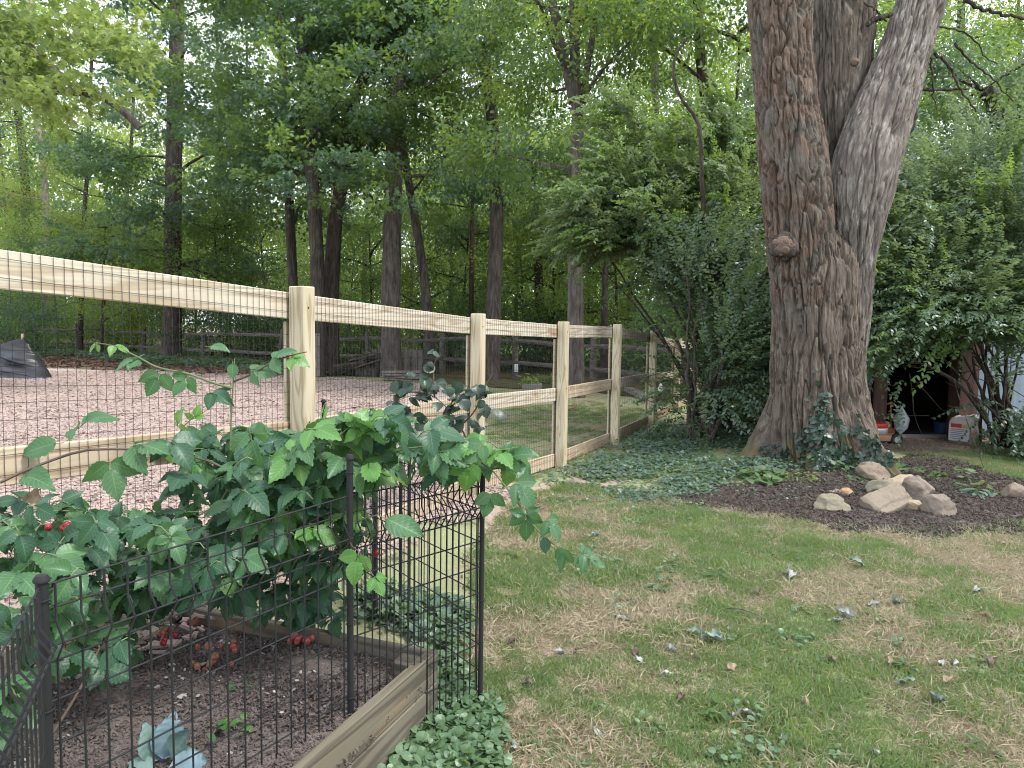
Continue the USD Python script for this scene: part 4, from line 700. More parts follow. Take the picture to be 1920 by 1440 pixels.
# ============================================================ ROCKS
def rockmat(name, a, b, c, moss=None):
    return groundmat("stone_" + name, [a, b, c, b, c], s1=5., s2=22., s3=120., fine=.45, bump=.45, dist=.02)
S_tan = rockmat("tan", (.095, .073, .052), (.16, .125, .093), (.215, .17, .13)); S_pink = rockmat("pink", (.092, .074, .058), (.145, .118, .095), (.20, .165, .135)); S_moss = rockmat("mossy", (.10, .094, .06), (.155, .14, .095), (.21, .187, .14))
S_orange = rockmat("orange", (.25, .125, .055), (.34, .19, .09), (.28, .21, .14)); S_yel = rockmat("yellow", (.17, .13, .08), (.25, .195, .125), (.30, .24, .17)); S_slab = rockmat("slab", (.10, .080, .058), (.155, .126, .095), (.205, .17, .13))
for px, py, w, h, base, mat, seed, rz, dz, label in [
    (1640, 890, 78, 52, 905, S_tan, 3, 20, .06, "largest tan boulder at the back left of the rock pile"), (1654, 918, 66, 46, 938, S_moss, 5, -35, .05, "green-tinged block wedged behind the tilted slab"),
    (1690, 905, 66, 36, 935, S_yel, 8, -14, .14, "long yellowish rock lying across the top of the pile"), (1724, 916, 62, 50, 945, S_pink, 12, 10, .05, "rounded pinkish rock behind the long yellowish one"),
    (1758, 945, 64, 54, 972, S_pink, 15, -28, .0, "rounded pinkish boulder at the right end of the rock pile"), (1716, 948, 44, 26, 962, S_yel, 17, 10, .02, "small tan rock poking out under the slab's right edge"),
    (1560, 945, 62, 40, 964, S_moss, 22, 8, .0, "mossy greenish rock lying alone left of the pile"), (1588, 923, 31, 23, 933, S_orange, 25, 0, .0, "small bright orange rock behind the mossy one"),
    (1566, 921, 40, 18, 930, S_pink, 28, 0, -.01, "flat dull pink stone half sunk beside the orange rock"), (1904, 921, 66, 40, 940, S_tan, 31, 0, .0, "pale tan rock alone at the right edge of the mulch"),
    (1076, 902, 30, 22, 912, S_pink, 35, 0, .0, "small pinkish stone on bare dirt near the board fence"), (1186, 800, 34, 12, 806, S_tan, 37, 0, -.02, "low tan stone beside the fence foot under the shrub")]:
    g = G(px, base); d = float((g - EYE) @ FWD); k = d / F; v, f = rock(seed, (w * k * 1.05, w * k * .85, h * k * 1.16), rough=.40, cuts=16); v = v @ rot3(seed * 7 % 20 - 10, rz, seed * 37 % 60 - 30).T
    c = P(px, py, d + w * k * .2); solo("rock", (v + c - [0, 0, .02], f), mat, label, "rock", "rocks on the mulch by the old tree" if px > 1500 else None, smooth=35)
def slab(c4, th, seed):
    c4 = np.array(c4); n = 26; a, b = np.meshgrid(np.linspace(0, 1, n), np.linspace(0, 1, n)); top = (c4[0][None, None] * ((1 - a) * (1 - b))[..., None] + c4[1] * (a * (1 - b))[..., None] + c4[2] * (a * b)[..., None] + c4[3] * ((1 - a) * b)[..., None])
    nn = np.cross(c4[1] - c4[0], c4[3] - c4[0]); nn /= np.linalg.norm(nn); nn = nn if nn[2] > 0 else -nn
    top = top + nn * ((meshkit.fbm(np.stack([a * 5, b * 5, 0 * a + seed], -1), 4, seed) - .5) * .03)[..., None] - nn * (.012 * (np.abs(a - .26 - .05 * np.sin(b * 5)) < .028))[..., None]
    ctr = c4.mean(0); edge = np.minimum(np.minimum(a, 1 - a), np.minimum(b, 1 - b)); top -= nn * (.02 * np.clip(1 - edge / .05, 0, 1) ** 2)[..., None]; jag = (meshkit.fbm(np.stack([a * 7, b * 7, 0 * a + 3], -1), 3, seed + 2) - .5) * .05; top += (top - ctr) * jag[..., None]
    bot = ctr + (top - ctr) * .93 - nn * th; T, B = top.reshape(-1, 3), bot.reshape(-1, 3); i, j = np.meshgrid(np.arange(n - 1), np.arange(n - 1), indexing="ij"); q = np.stack([i * n + j, i * n + j + 1, (i + 1) * n + j + 1, (i + 1) * n + j], -1).reshape(-1, 4); f = np.vstack([q[:, [0, 1, 2]], q[:, [0, 2, 3]]])
    if np.cross(T[f[0, 1]] - T[f[0, 0]], T[f[0, 2]] - T[f[0, 0]]) @ nn < 0: f = f[:, ::-1]
    per = np.r_[np.arange(n), np.arange(1, n) * n + n - 1, (n - 1) * n + np.arange(n - 2, -1, -1), np.arange(n - 2, 0, -1) * n]; p2 = np.roll(per, -1); N = n * n
    side = np.vstack([np.stack([per, p2, p2 + N], 1), np.stack([per, p2 + N, per + N], 1)])
    m = trimesh.Trimesh(np.vstack([T, B]), np.vstack([f, f[:, ::-1] + N, side]), process=False); m.fix_normals(); return m
gd = float((G(1662, 972) - EYE) @ FWD)
solo("rock", slab([P(1660, 966, gd), P(1613, 930, gd + .22), P(1684, 899, gd + .42), P(1716, 937, gd + .24)], .085, 6), S_slab, "flat square-cornered slab tilted towards the lawn, front of the rock pile", "rock", "rocks on the mulch by the old tree", smooth=30)

# ============================================================ BACK OF THE YARD
m_old = barkmat("old_rail", (.05, .042, .036), (.12, .105, .092), (.20, .18, .165), (6, 6, 20), bump=.5); m_old2 = barkmat("old_board", (.10, .085, .078), (.20, .175, .165), (.29, .265, .25), (22, 22, 2.), bump=.4)
rf = thing("rail_fence", P(383, 680, 28.5), "old grey split-rail fence along the far edge of the yard", "fence"); LOC[rf] = np.array(P(383, 680, 28.5))
rp = [(70, 35), (147, 34), (268, 32), (383, 28.5), (524, 26.5), (690, 25.4), (830, 24.2), (966, 22.4), (1112, 19.6), (1272, 16.4)]; r = np.random.default_rng(3); tops = []
for k, (px, d) in enumerate(rp):
    b = P(px, 611 + 1.6 * F / d, d); b[2] = float(hz(b[0], b[1])); h = 1.32 + r.uniform(-.06, .08); tilt = np.array([r.normal() * .04 + (.10 if k == 2 else 0), 0, 0]); tp = b + tilt + [0, 0, h]; tops.append((b, tp))
    obj("post", cat_([tube([b - [0, 0, .2], (b + tp) / 2, tp - [0, 0, .03], tp], [.10, .095, .085, .06], 7)]), m_old, rf)
for (b0, t0), (b1, t1) in zip(tops[:-1], tops[1:]):
    for fz in (.36, .84):
        a, b = b0 + (t0 - b0) * fz, b1 + (t1 - b1) * fz; L = b - a; mid = [a - L * .01, a + L * .35 + [0, 0, r.normal() * .03], a + L * .7 + [0, 0, r.normal() * .03 - .03], b + L * .01]
        obj("rail", tube(smooth_path(mid, 8), np.full(8, .065), 6), m_old, rf)
m_tag = plain("tag_white", (.65, .68, .72), .5); p0 = P(968, 690, 22.2); solo("sign_tag", blk(p0[0] - .06, p0[0] + .06, p0[1] - .02, p0[1], p0[2] - .12, p0[2] + .12), m_tag, "small white tag on the dark rail-fence post behind the second bay", "tag")
g = G(1234, 757); solo("stump", trunk_mesh(np.array([[*(g - [0, 0, .1]), .16], [*(g + [0, 0, .35]), .13], [*(g + [.02, 0, .62]), .12]]), 12, 10, 4), B_dark, "short dark stump behind the fifth fence post", "stump", smooth=50)
p0 = P(1239, 727, 14.2); s = trimesh.creation.icosphere(2); q = np.array(s.vertices) * [.055, .04, .085]; q[:, 0] *= 1 - .5 * np.clip(q[:, 2] / .085, 0, 1); solo("paper_scrap", (q + p0, np.array(s.faces)), m_tag, "bluish-white scrap caught on the stump behind the fence", "scrap", smooth=True)
# log pile, boards
g = G(660, 703); lp = thing("log_pile", g, "heap of dark rotting logs and sticks left of the stout furrowed tree", "log pile"); r = np.random.default_rng(9)
for k, (px, py, w, th) in enumerate([(610, 697, 40, 16), (640, 698, 46, 18), (668, 700, 40, 20), (690, 698, 40, 24), (655, 686, 60, 12), (690, 680, 56, 14), (700, 668, 40, 12), (628, 690, 30, 12), (678, 672, 44, 10), (712, 690, 22, 24)]):
    d = 22.6 + r.uniform(-.5, .3); k_ = d / F; c = P(px, py, d); az = r.uniform(-.5, .5); dv = np.array([math.cos(az), math.sin(az), r.uniform(-.18, .18)]) * w * k_ / 2
    obj("log", trunk_mesh(np.array([[*(c - dv), th * k_ / 2], [*(c), th * k_ / 2.1], [*(c + dv), th * k_ / 2.3]]), 9, 8, k), B_dark if k % 3 else B_brown, lp)
for a, b in (((664, 690), (714, 674)), ((640, 700), (690, 668)), ((655, 676), (705, 664))): obj("stick", tube([P(*a, 22.1), P(*b, 22.2)], .025, 5), B_grey, lp)
pf = thing("picket_boards", P(760, 705, 24), "row of upright grey boards behind the stout furrowed tree", "fence")
for x0, x1, y0, y1 in ((697, 707, 655, 702), (709, 719, 652, 702), (744, 753, 657, 706), (757, 768, 657, 708), (772, 782, 655, 708), (783, 792, 656, 708)):
    d = 24.; a, b = P((x0 + x1) / 2, y1 + 4, d), P((x0 + x1) / 2, y0, d); obj("board", place(rbox((x1 - x0) * d / F, .03, b[2] - a[2], .006), np.array([1., 0, 0]), np.array([0, 1., 0]), np.array([0, 0, 1.]), (a + b) / 2), m_old2, pf)
d = 21.6; a, b = P(592, 706, d), P(592, 625, d); solo("leaning_board", place(rbox(.24, .05, b[2] - a[2], .006), np.array([1., 0, 0]), np.array([0, 1., 0]), np.array([0, 0, 1.]), (a + b) / 2), m_old2, "tall grey board standing against the dark twin trunks", "board")
st = thing("board_stack", G(750, 716), "low stack of pale weathered boards at the foot of the stout furrowed tree", "boards")
for k in range(4):
    c = G(752, 716) + [r.normal() * .06, .2, .04 + k * .075]; dv = np.array([.55, .1 * r.normal(), r.normal() * .01]); obj("board", bar(c - dv, c + dv, .22, .055), m_old2, st)
g = G(998, 737); pl = thing("stone_planter", g, "pale stone planter with a small green plant behind the second bay", "planter"); S_plan = plain("planter_stone", (.17, .16, .145), .9, bump=.4)
k = float((g - EYE) @ FWD) / F; w_, h_ = 36 * k, 17 * k
for a_ in (blk(g[0] - w_ / 2, g[0] + w_ / 2, g[1], g[1] + .05, g[2], g[2] + h_), blk(g[0] - w_ / 2, g[0] + w_ / 2, g[1] + .35, g[1] + .40, g[2], g[2] + h_), blk(g[0] - w_ / 2, g[0] - w_ / 2 + .05, g[1] + .052, g[1] + .348, g[2], g[2] + h_), blk(g[0] + w_ / 2 - .05, g[0] + w_ / 2, g[1] + .052, g[1] + .348, g[2], g[2] + h_)): obj("side", a_, S_plan, pl)
obj("earth", blk(g[0] - w_ / 2 + .052, g[0] + w_ / 2 - .052, g[1] + .052, g[1] + .348, g[2] + .02, g[2] + h_ - .03), m_soil, pl)
v, f = spray_ball("oval", 5, 40, .2, (.10, .16)); solo("planter_plant", (v + g + [-.1, .2, h_ + .1], f), L_yel, "small bright green plant growing in the stone planter", "plant")
v, f = spray_ball("lance", 6, 50, .28, (.2, .3)); solo("green_clump", (v + G(1020, 722) + [0, .3, .12], f), L_mid, "clump of strappy green leaves right of the stone planter", "plant")
a, b = G(1122, 748), G(1215, 762); solo("fallen_timber", bar(G(1178, 735) + [0, 0, .06], G(1212, 751) + [0, 0, .06], .2, .12), m_old2, "grey squared timber lying on the ground behind the fourth bay", "timber")
v, f = rock(44, (.32, .25, .10)); solo("dead_leaf_heap", (v + G(1075, 770) + [0, 0, .02], f), plain("dead_leaf_brown", (.10, .055, .035), .9, bump=.8, var=.4), "small brown heap of dead leaves behind the third bay", "leaf heap", smooth=35)
# tarpaulin over a frame
TDp = 19.9; tp = thing("tarpaulin", P(20, 718, TDp), "black and blue tarpaulin draped over a stake at the left edge", "tarpaulin")
n, m = 60, 40; us, ws = np.meshgrid(np.linspace(0, 1, n), np.linspace(0, 1, m)); cloth = np.zeros((m, n, 3))
topl, botl = [P(-170, 668, TDp + .5), P(-60, 655, TDp + .5), P(0, 645, TDp + .5), P(44, 632, TDp + .5), P(49, 640, TDp + .9)], [P(-190, 727, TDp - .6), P(-60, 725, TDp - .6), P(10, 722, TDp - .6), P(81, 716, TDp - .4), P(88, 712, TDp + 1.2)]
tl, bl = smooth_path(topl, n), smooth_path(botl, n)
cloth = tl[None] * (1 - ws)[..., None] + bl[None] * ws[..., None]; fold = (meshkit.fbm(np.stack([us * 9 - ws * 4, ws * 2.0 + us * 2, 0 * us], -1), 3, 5) - .5) * .55 * np.sin(PI * np.clip(ws * .85 + .08, 0, 1)); cloth[..., 1] += fold; cloth[..., 2] += fold * .15 - .12 * np.sin(PI * ws) * np.exp(-((us - .55) / .3) ** 2)
tv = cloth.reshape(-1, 3); i, j = np.meshgrid(np.arange(m - 1), np.arange(n - 1), indexing="ij"); q = np.stack([i * n + j, (i + 1) * n + j, (i + 1) * n + j + 1, i * n + j + 1], -1).reshape(-1, 4); tf = np.vstack([q[:, [0, 1, 2]], q[:, [0, 2, 3]]])
m_tarp = plain("tarp_black", (.010, .010, .013), .42, var=.3, scale=6., bump=.4, bscale=25.); m_tblue = plain("tarp_blue", (.09, .12, .24), .4)
back = tv + [0, .02, 0]; obj("sheet", (np.vstack([tv, back]), np.vstack([tf, tf[:, ::-1] + len(tv)])), m_tarp, tp, smooth=True)
hem = np.vstack([bl + [0, -.04, .10], bl + [0, -.10, .0]]); hem[:n, 2] += .05 * (meshkit.noise(np.stack([np.arange(n) * .3, np.zeros(n), np.zeros(n)], 1), 3) - .5); k = np.arange(n - 1); hf = np.vstack([np.stack([k, k + n, k + n + 1], 1), np.stack([k, k + n + 1, k + 1], 1)]); obj("blue_hem", (np.vstack([hem, hem + [0, .03, 0]]), np.vstack([hf, hf[:, ::-1] + 2 * n])), m_tblue, tp)
obj("stake", tube([P(44, 700, TDp + .6), P(42, 626, TDp + .5)], .035, 6), m_post, tp)
solo("edging_plank", bar(P(-190, 733, TDp - .9), P(112, 722, TDp - .7), .06, .13), m_old2, "long grey plank lying on the chips in front of the tarpaulin", "plank")

# ============================================================ SHRUBS ROUND THE OLD TREE
def blob(px, py, d, rpx, rpy, w=1., dr=.6): return (P(px, py, d), (rpx * d / F, dr, rpy * d / F), w)
shrub("tangled_shrub", "tangled many-stemmed shrub between the board fence and the old tree", G(1305, 832), [blob(1400, 640, 10.2, 70, 80, 1.5), blob(1350, 690, 10.0, 55, 60, .8), blob(1300, 520, 10.6, 70, 60, .9), blob(1340, 560, 10.6, 90, 80, 1.2), blob(1415, 740, 10.2, 45, 55, .8), blob(1320, 765, 10.0, 45, 40, .5), blob(1440, 620, 9.6, 30, 60, .4)], ARCH, [L_shrub, L_dark, L_feath], 580, B_brown, 12, 401, [.5, .2, .3], stem_r=.032)
shrub("feathery_shrub", "tall feathery light-green shrub arching above the board fence's far end", G(1345, 812), [blob(1180, 380, 11.4, 90, 70, 1.), blob(1290, 330, 11.6, 90, 110, 1.1), blob(1380, 440, 11.4, 70, 100, 1.1), blob(1150, 430, 11.2, 75, 50, .6), blob(1230, 440, 11.2, 100, 55, 1.), blob(1370, 270, 11.8, 60, 80, .7), blob(1090, 430, 11.6, 50, 50, .15), blob(1180, 250, 11.8, 70, 70, .4)], FEATHER, [L_feath, L_mid], 400, B_dark, 9, 402, [.75, .25], stem_r=.03, hang=-.25)
t_ = stage.GetPrimAtPath("/World/feathery_shrub")
for pl, w0 in (([(1385, 800), (1392, 720), (1370, 600), (1340, 480), (1318, 380), (1312, 240), (1270, 170), (1262, 130), (1290, 70)], 15), ([(1395, 790), (1425, 740), (1400, 700), (1410, 560), (1450, 500)], 26), ([(1310, 830), (1290, 700), (1270, 640), (1250, 610), (1235, 590)], 13)):
    pp = np.array([P(x, y, 10.6) for x, y in pl]); obj("stem", tube(smooth_path(pp, 30), np.linspace(w0, w0 * .3, 30) * 10.6 / F / 2, 8), B_dark, "/World/feathery_shrub" if w0 == 15 else "/World/tangled_shrub", smooth=50)
shrub("leafy_shrub", "big honeysuckle-like shrub hanging over the shed doorway right of the old tree", P(1880, 846, 10.4) * [1, 1, 0], [blob(1700, 430, 9.9, 80, 90, 1.1), blob(1820, 420, 10.2, 100, 110, 1.5), blob(1760, 560, 9.8, 110, 80, 1.7), blob(1700, 600, 9.5, 75, 45, 1.3), blob(1880, 530, 9.9, 70, 100, 1.5), blob(1790, 595, 9.6, 80, 40, 1.1), blob(1905, 620, 9.8, 50, 55, 1.), blob(1940, 785, 9.9, 42, 42, .7), blob(1650, 560, 9.6, 40, 80, .7), blob(1640, 650, 9.3, 30, 30, .4), blob(1760, 330, 10.6, 120, 60, .5), blob(1920, 380, 10.2, 60, 120, .8)], ARCH, [L_shrub, L_mid], 1150, B_dark, 16, 403, [.85, .15], stem_r=.028)
sp = thing("hanging_twig", P(1690, 730, 9.4), "leafy twig hanging in front of the dark shed doorway", "twig"); pth = smooth_path([P(1705, 700, 9.5), P(1712, 760, 9.4), P(1722, 800, 9.4), P(1728, 812, 9.4)], 12); obj("stem", tube(pth, np.linspace(.008, .003, 12), 5), B_dark, sp); obj("stem", tube(smooth_path([P(1706, 705, 9.5), P(1745, 745, 9.4), P(1765, 768, 9.4)], 8), np.linspace(.007, .003, 8), 5), B_dark, sp)
v, f = spray_arch("oval", 30, L=.42, twigs=3); k = look(np.array([[-.6, -.2, -.5], [-.3, -.3, -.9]]), np.array([[0, -.6, 1.], [.2, -.8, .6]]))
for e, (px, py) in enumerate(((1700, 720), (1690, 755))): obj("leaf_spray", (v @ k[e].T + P(px, py, 9.35), f), L_shrub, sp)

# ============================================================ GROUND COVER, CHIPS, GRASS
def scatter(poly, n, seed, dens=None):
    r = np.random.default_rng(seed); x0, y0, x1, y1 = poly.bounds; out = []
    while sum(map(len, out)) < n:
        p = r.uniform((x0, y0), (x1, y1), (n * 3, 2)); p = p[shapely.contains_xy(poly, p[:, 0], p[:, 1])]
        if dens is not None: p = p[r.uniform(0, 1, len(p)) < dens(p)]
        out.append(p)
    p = np.vstack(out)[:n]; return np.column_stack([p, hz(p[:, 0], p[:, 1])]), r
def clump(kind, seed, n, R, size, h=(.02, .08), tilt=.35):
    r = np.random.default_rng(seed); a = r.uniform(0, 2 * PI, n); q = R * r.uniform(0, 1, n) ** .5; p = np.stack([q * np.cos(a), q * np.sin(a), r.uniform(*h, n)], 1)
    return leaves_mesh(kind, p, np.stack([np.cos(a) + r.normal(size=n) * .6, np.sin(a) + r.normal(size=n) * .6, r.normal(size=n) * .2 - .1], 1), np.stack([r.normal(size=n) * tilt, r.normal(size=n) * tilt - .15, np.ones(n)], 1), r.uniform(*size, n))
IVY = [clump("ivy", s, 46, .2, (.030, .055), (.015, .085)) for s in (1, 2, 3)]; CREEP = [clump("round", s, 22, .11, (.028, .062), (.01, .085), .55) for s in (4, 5)]; CLOV = [clump("oval", s, 26, .12, (.03, .055), (.012, .05), .5) for s in (6, 7, 8)]
L_ivy = leafmat("leaf_ivy", (.070, .115, .085), (.165, .235, .165), .28, .36, 2.5); L_weed = leafmat("leaf_weed", (.070, .125, .050), (.160, .235, .095), .35, .5, 3.); L_creep = leafmat("leaf_creeping", (.085, .150, .075), (.180, .265, .140), .3, .42, 5.)
ivy_poly = Polygon(PXY([(1092, 876), (1130, 852), (1190, 826), (1240, 812), (1330, 800), (1430, 800), (1475, 850), (1500, 880), (1420, 903), (1330, 915), (1285, 930), (1230, 950), (1180, 945), (1110, 915)]))
p, r = scatter(ivy_poly, 560, 11, lambda q: np.clip((meshkit.fbm(np.column_stack([q[:, 0] * 1.6, q[:, 1] * 1.6, 0 * q[:, 0]]), 3, 41) - .36) * 5, .03, 1)); instancer("ivy_ground_cover", [(m, L_ivy) for m in IVY] + [(CLOV[0], L_weed)], p, r.uniform(0, 6.28, len(p)), r.uniform(.45, 1.25, len(p)), r.choice(4, len(p), p=[.22, .22, .22, .34]), label="dark ivy and weeds carpeting the ground left of the old tree", cat="ground cover")
p, r = scatter(wobble(ivy_poly.buffer(.55), .25, 2., 5), 520, 12); instancer("creeping_weeds", [(m, mt) for m in CLOV for mt in (L_weed, L_ivy)], p, r.uniform(0, 6.28, len(p)), r.uniform(.6, 1.1, len(p)), r.integers(0, 6, len(p)), label="thin creeping weeds fringing the ivy patch", cat="weeds")
cr_poly = Polygon(PXY([(745, 1440), (715, 1500), (640, 1560), (820, 1560), (940, 1450), (930, 1370), (905, 1330), (865, 1290), (855, 1240), (830, 1215), (815, 1260), (790, 1330)]))
p, r = scatter(cr_poly.buffer(-.02), 230, 13); instancer("creeping_charlie", [(m, L_creep) for m in CREEP], p, r.uniform(0, 6.28, len(p)), r.uniform(.5, .95, len(p)), r.integers(0, 2, len(p)), label="round scalloped leaves creeping along the foot of the raised bed", cat="ground cover")
bk_poly = Polygon(PXY([(640, 1140), (700, 1110), (830, 1130), (880, 1200), (820, 1205), (700, 1160)])); p, r = scatter(bk_poly, 90, 14); instancer("back_weeds", [(m, mt) for m in CREEP[:1] + CLOV[:1] for mt in (L_creep, L_ivy)], p, r.uniform(0, 6.28, len(p)), r.uniform(.7, 1.1, len(p)), r.integers(0, 4, len(p)), label="low weeds seen through the wire panel behind the raised bed", cat="weeds")
for k, (px, py, w, n, h, where, lm, kd) in enumerate([(1760, 905, 55, 30, .16, "broad-leaved green plants behind the rock pile", L_weed, "oval"), (1830, 930, 30, 24, .08, "pale ivy trailing over the mulch right of the pile", L_ivy, "ivy"), (1660, 883, 25, 22, .10, "weeds between the old tree's roots and the back boulder", L_weed, "ivy"), (1555, 885, 40, 40, .2, "bright weeds sprouting at the middle of the old tree's foot", L_weed, "oval"), (1500, 905, 24, 26, .10, "small yellow-green weed clump at the mulch's left end", L_yel, "lance"), (1610, 905, 16, 18, .07, "dark weeds tucked behind the orange rock", L_weed, "ivy"), (1848, 925, 14, 10, .12, "upright bright green seedling on the mulch", L_yel, "oval"), (1430, 905, 36, 40, .12, "bright green weeds at the ivy's front edge", L_weed, "round")]):
    g = G(px, py); R_ = w * float((g - EYE) @ FWD) / F; v, f = clump(kd, 60 + k, n * 2, R_, (.05, .11), (.02, h)); obj("foliage", (v + g, f), lm, thing("weed_clump", g, where, "weeds"), kind="stuff")
fr = LineString(list(mulch_g.exterior.coords)).buffer(.12); p, r = scatter(fr, 300, 15); instancer("mulch_edge_weeds", [(m, mt) for m in CLOV for mt in (L_weed, L_ivy)], p, r.uniform(0, 6.28, len(p)), r.uniform(.35, .8, len(p)), r.integers(0, 6, len(p)), label="small weeds creeping in over the edge of the mulch", cat="weeds")
# climbing ivy on the trunk: leaves on the bark
tv_ = np.array(UsdGeom.Mesh.Get(stage, tb + "/trunk").GetPointsAttr().Get()) + LOC[tb]; pj = project(tv_); r = np.random.default_rng(21)
cand = []
for px, py, sdx, sdy, n in ((1540, 800, 14, 38, 120), (1550, 855, 22, 18, 100), (1515, 820, 14, 16, 40), (1610, 830, 22, 26, 60), (1650, 855, 18, 10, 25), (1450, 845, 14, 14, 30)):
    for _ in range(n):
        x, y = r.normal(px, sdx), r.normal(py, sdy); m_ = np.where((np.abs(pj[:, 0] - x) < 5) & (np.abs(pj[:, 1] - y) < 5))[0]
        if len(m_): cand.append(tv_[m_[np.argmin(pj[m_, 2])]])
cand = np.array(cand); n = len(cand); tocam = EYE - cand; tocam /= np.linalg.norm(tocam, axis=1, keepdims=True)
v, f = leaves_mesh("ivy", cand + tocam * .03, np.stack([r.normal(size=n) * .7, r.normal(size=n) * .1, -np.abs(r.normal(size=n))], 1), tocam + r.normal(size=(n, 3)) * .35 + [0, 0, .35], r.uniform(.05, .09, n))
solo("climbing_ivy", (v, f), leafmat("leaf_climb", (.012, .030, .020), (.045, .080, .050), .15, .4, 3.), "dark ivy climbing the front of the old tree's trunk", "ivy")
# wood chips, mulch, soil crumbs
def chips(seed, n, R, size, flat=.35, mix=0.):
    r = np.random.default_rng(seed); ms = []
    for _ in range(n):
        s = r.uniform(*size) * np.array([1, r.uniform(.25, .55), r.uniform(.12, .25)]); q = np.array([[a * s[0], b * s[1], c * s[2]] for a in (-.5, .5) for b in (-.5, .5) for c in (-.5, .5)]) * (1 + r.uniform(-.25, .25, (8, 1)))
        a = r.uniform(0, 6.28); q = q @ rot3(r.normal() * 22 * flat * 2, r.normal() * 22 * flat * 2, math.degrees(a)).T; o = R * r.uniform() ** .5; t = r.uniform(0, 6.28); ms.append((q + [o * math.cos(t), o * math.sin(t), s[2] * .4], np.array([[0, 1, 3], [0, 3, 2], [4, 6, 7], [4, 7, 5], [0, 4, 5], [0, 5, 1], [2, 3, 7], [2, 7, 6], [0, 2, 6], [0, 6, 4], [1, 5, 7], [1, 7, 3]])))
    return cat_(ms)
def islandmat(name, cols, rough=.9): return M(name, {"g": ("geometry", {}), "n": ("noise_texture", {"scale": 90., "detail": 3.}), "a": ("mix_float", {"fac": .25}), "r": ("rgb_ramp", {"ramp": list(zip(np.linspace(.08, .92, len(cols)), map(np.array, cols)))}), "p": ("principled_bsdf", {"roughness": rough, "specular_ior_level": .2})}, [("g.position", "n.vector"), ("g.random_per_island", "a.a"), ("n.fac", "a.b"), ("a.result", "r.fac"), ("r.color", "p.base_color")])
m_chip = islandmat("chip_pink", [(.24, .18, .155), (.45, .36, .32), (.36, .285, .25), (.49, .40, .36), (.31, .235, .205), (.46, .37, .335)])
CH = [chips(s, 60, .30, (.02, .06)) for s in (1, 2, 3)]
near = Polygon([FE(-.5, -.15), FE(5.2, -.15), (-1, 11), (-4, 18), (-13, 19), (-9, 6), (-4, 2)]).intersection(chip_g)
p, r = scatter(near, 2600, 31, lambda q: np.clip(1.6 * np.exp(-q[:, 1] / 9), .1, 1)); instancer("wood_chips", [(m, m_chip) for m in CH], p + [0, 0, .008], r.uniform(0, 6.28, len(p)), r.uniform(.8, 1.3, len(p)), r.integers(0, 3, len(p)), label="loose pinkish wood chips covering the fenced yard", cat="wood chips")
far = Polygon([(-1, 10), (-3, 17), *PXY([(800, 724), (600, 711), (300, 697)]), (-22, 20), (-13, 12)]).intersection(chip_g); p, r = scatter(far, 1100, 36); instancer("far_wood_chips", [(m, m_chip) for m in CH], p + [0, 0, .008], r.uniform(0, 6.28, len(p)), r.uniform(1.3, 2.4, len(p)), r.integers(0, 3, len(p)), label="wood chips towards the far edge of the yard", cat="wood chips")
LT = [clump("maple", s, 40, .5, (.09, .16), (.0, .05), .7) for s in (71, 72)]; m_fl = islandmat("dead_leaves", [(.11, .07, .05), (.26, .165, .115), (.18, .12, .08), (.31, .23, .15), (.21, .135, .10), (.14, .13, .07)]); p, r = scatter(lit_g, 700, 37); instancer("leaf_litter", [(m, m_fl) for m in LT], p + [0, 0, .015], r.uniform(0, 6.28, len(p)), r.uniform(.8, 1.5, len(p)), r.integers(0, 2, len(p)), label="reddish dead leaves drifted along the yard's far edge", cat="leaf litter")
p, r = scatter(far, 160, 38); instancer("yard_leaves", [(clump("maple", 73, 5, .5, (.08, .14), (.0, .03), .6), m_fl)], p + [0, 0, .02], r.uniform(0, 6.28, len(p)), r.uniform(.7, 1.2, len(p)), np.zeros(len(p), int), label="scattered dead leaves on the wood chips", cat="leaf litter")
gp = Polygon(PXY([(-40, 663), (100, 662), (320, 676), (480, 688), (600, 702), (480, 692), (320, 682), (200, 670), (0, 668)])); p, r = scatter(gp.buffer(.8), 500, 39); instancer("edge_ground_cover", [(m, mt) for m in IVY[:2] for mt in (L_ivy, L_weed)], p, r.uniform(0, 6.28, len(p)), r.uniform(2., 3.6, len(p)), r.integers(0, 4, len(p)), label="green ground cover between the leaf litter and the rail fence", cat="ground cover")
m_bark = islandmat("mulch_dark", [(.04, .032, .027), (.115, .09, .076), (.07, .055, .046), (.165, .132, .112), (.09, .071, .06), (.30, .25, .215)])
MU = [chips(s, 85, .20, (.015, .055), .8) for s in (4, 5)]; p, r = scatter(mulch_g.buffer(.05), 700, 32); instancer("mulch_chips", [(m, m_bark) for m in MU], p + [0, 0, .014], r.uniform(0, 6.28, len(p)), r.uniform(.8, 1.2, len(p)), r.integers(0, 2, len(p)), label="dark shredded bark mulch around the rock pile", cat="mulch")
m_crumb = islandmat("bed_crumbs", [(.07, .056, .051), (.165, .134, .121), (.12, .098, .088), (.24, .20, .182), (.10, .08, .073), (.145, .118, .107), (.36, .32, .295)])
CB = [chips(s, 70, .10, (.004, .018), .8) for s in (6, 7)]; r = np.random.default_rng(33); uu, vv = r.uniform(.05, BW - .05, 560), r.uniform(.07, BL - .06, 560); p = np.array([BED(a, b) for a, b in zip(uu, vv)]); instancer("soil_crumbs", [(m, m_crumb) for m in CB], p, r.uniform(0, 6.28, 560), r.uniform(.8, 1.3, 560), r.integers(0, 2, 560), label="crumbs of bark and straw on the raised bed's soil", cat="soil")
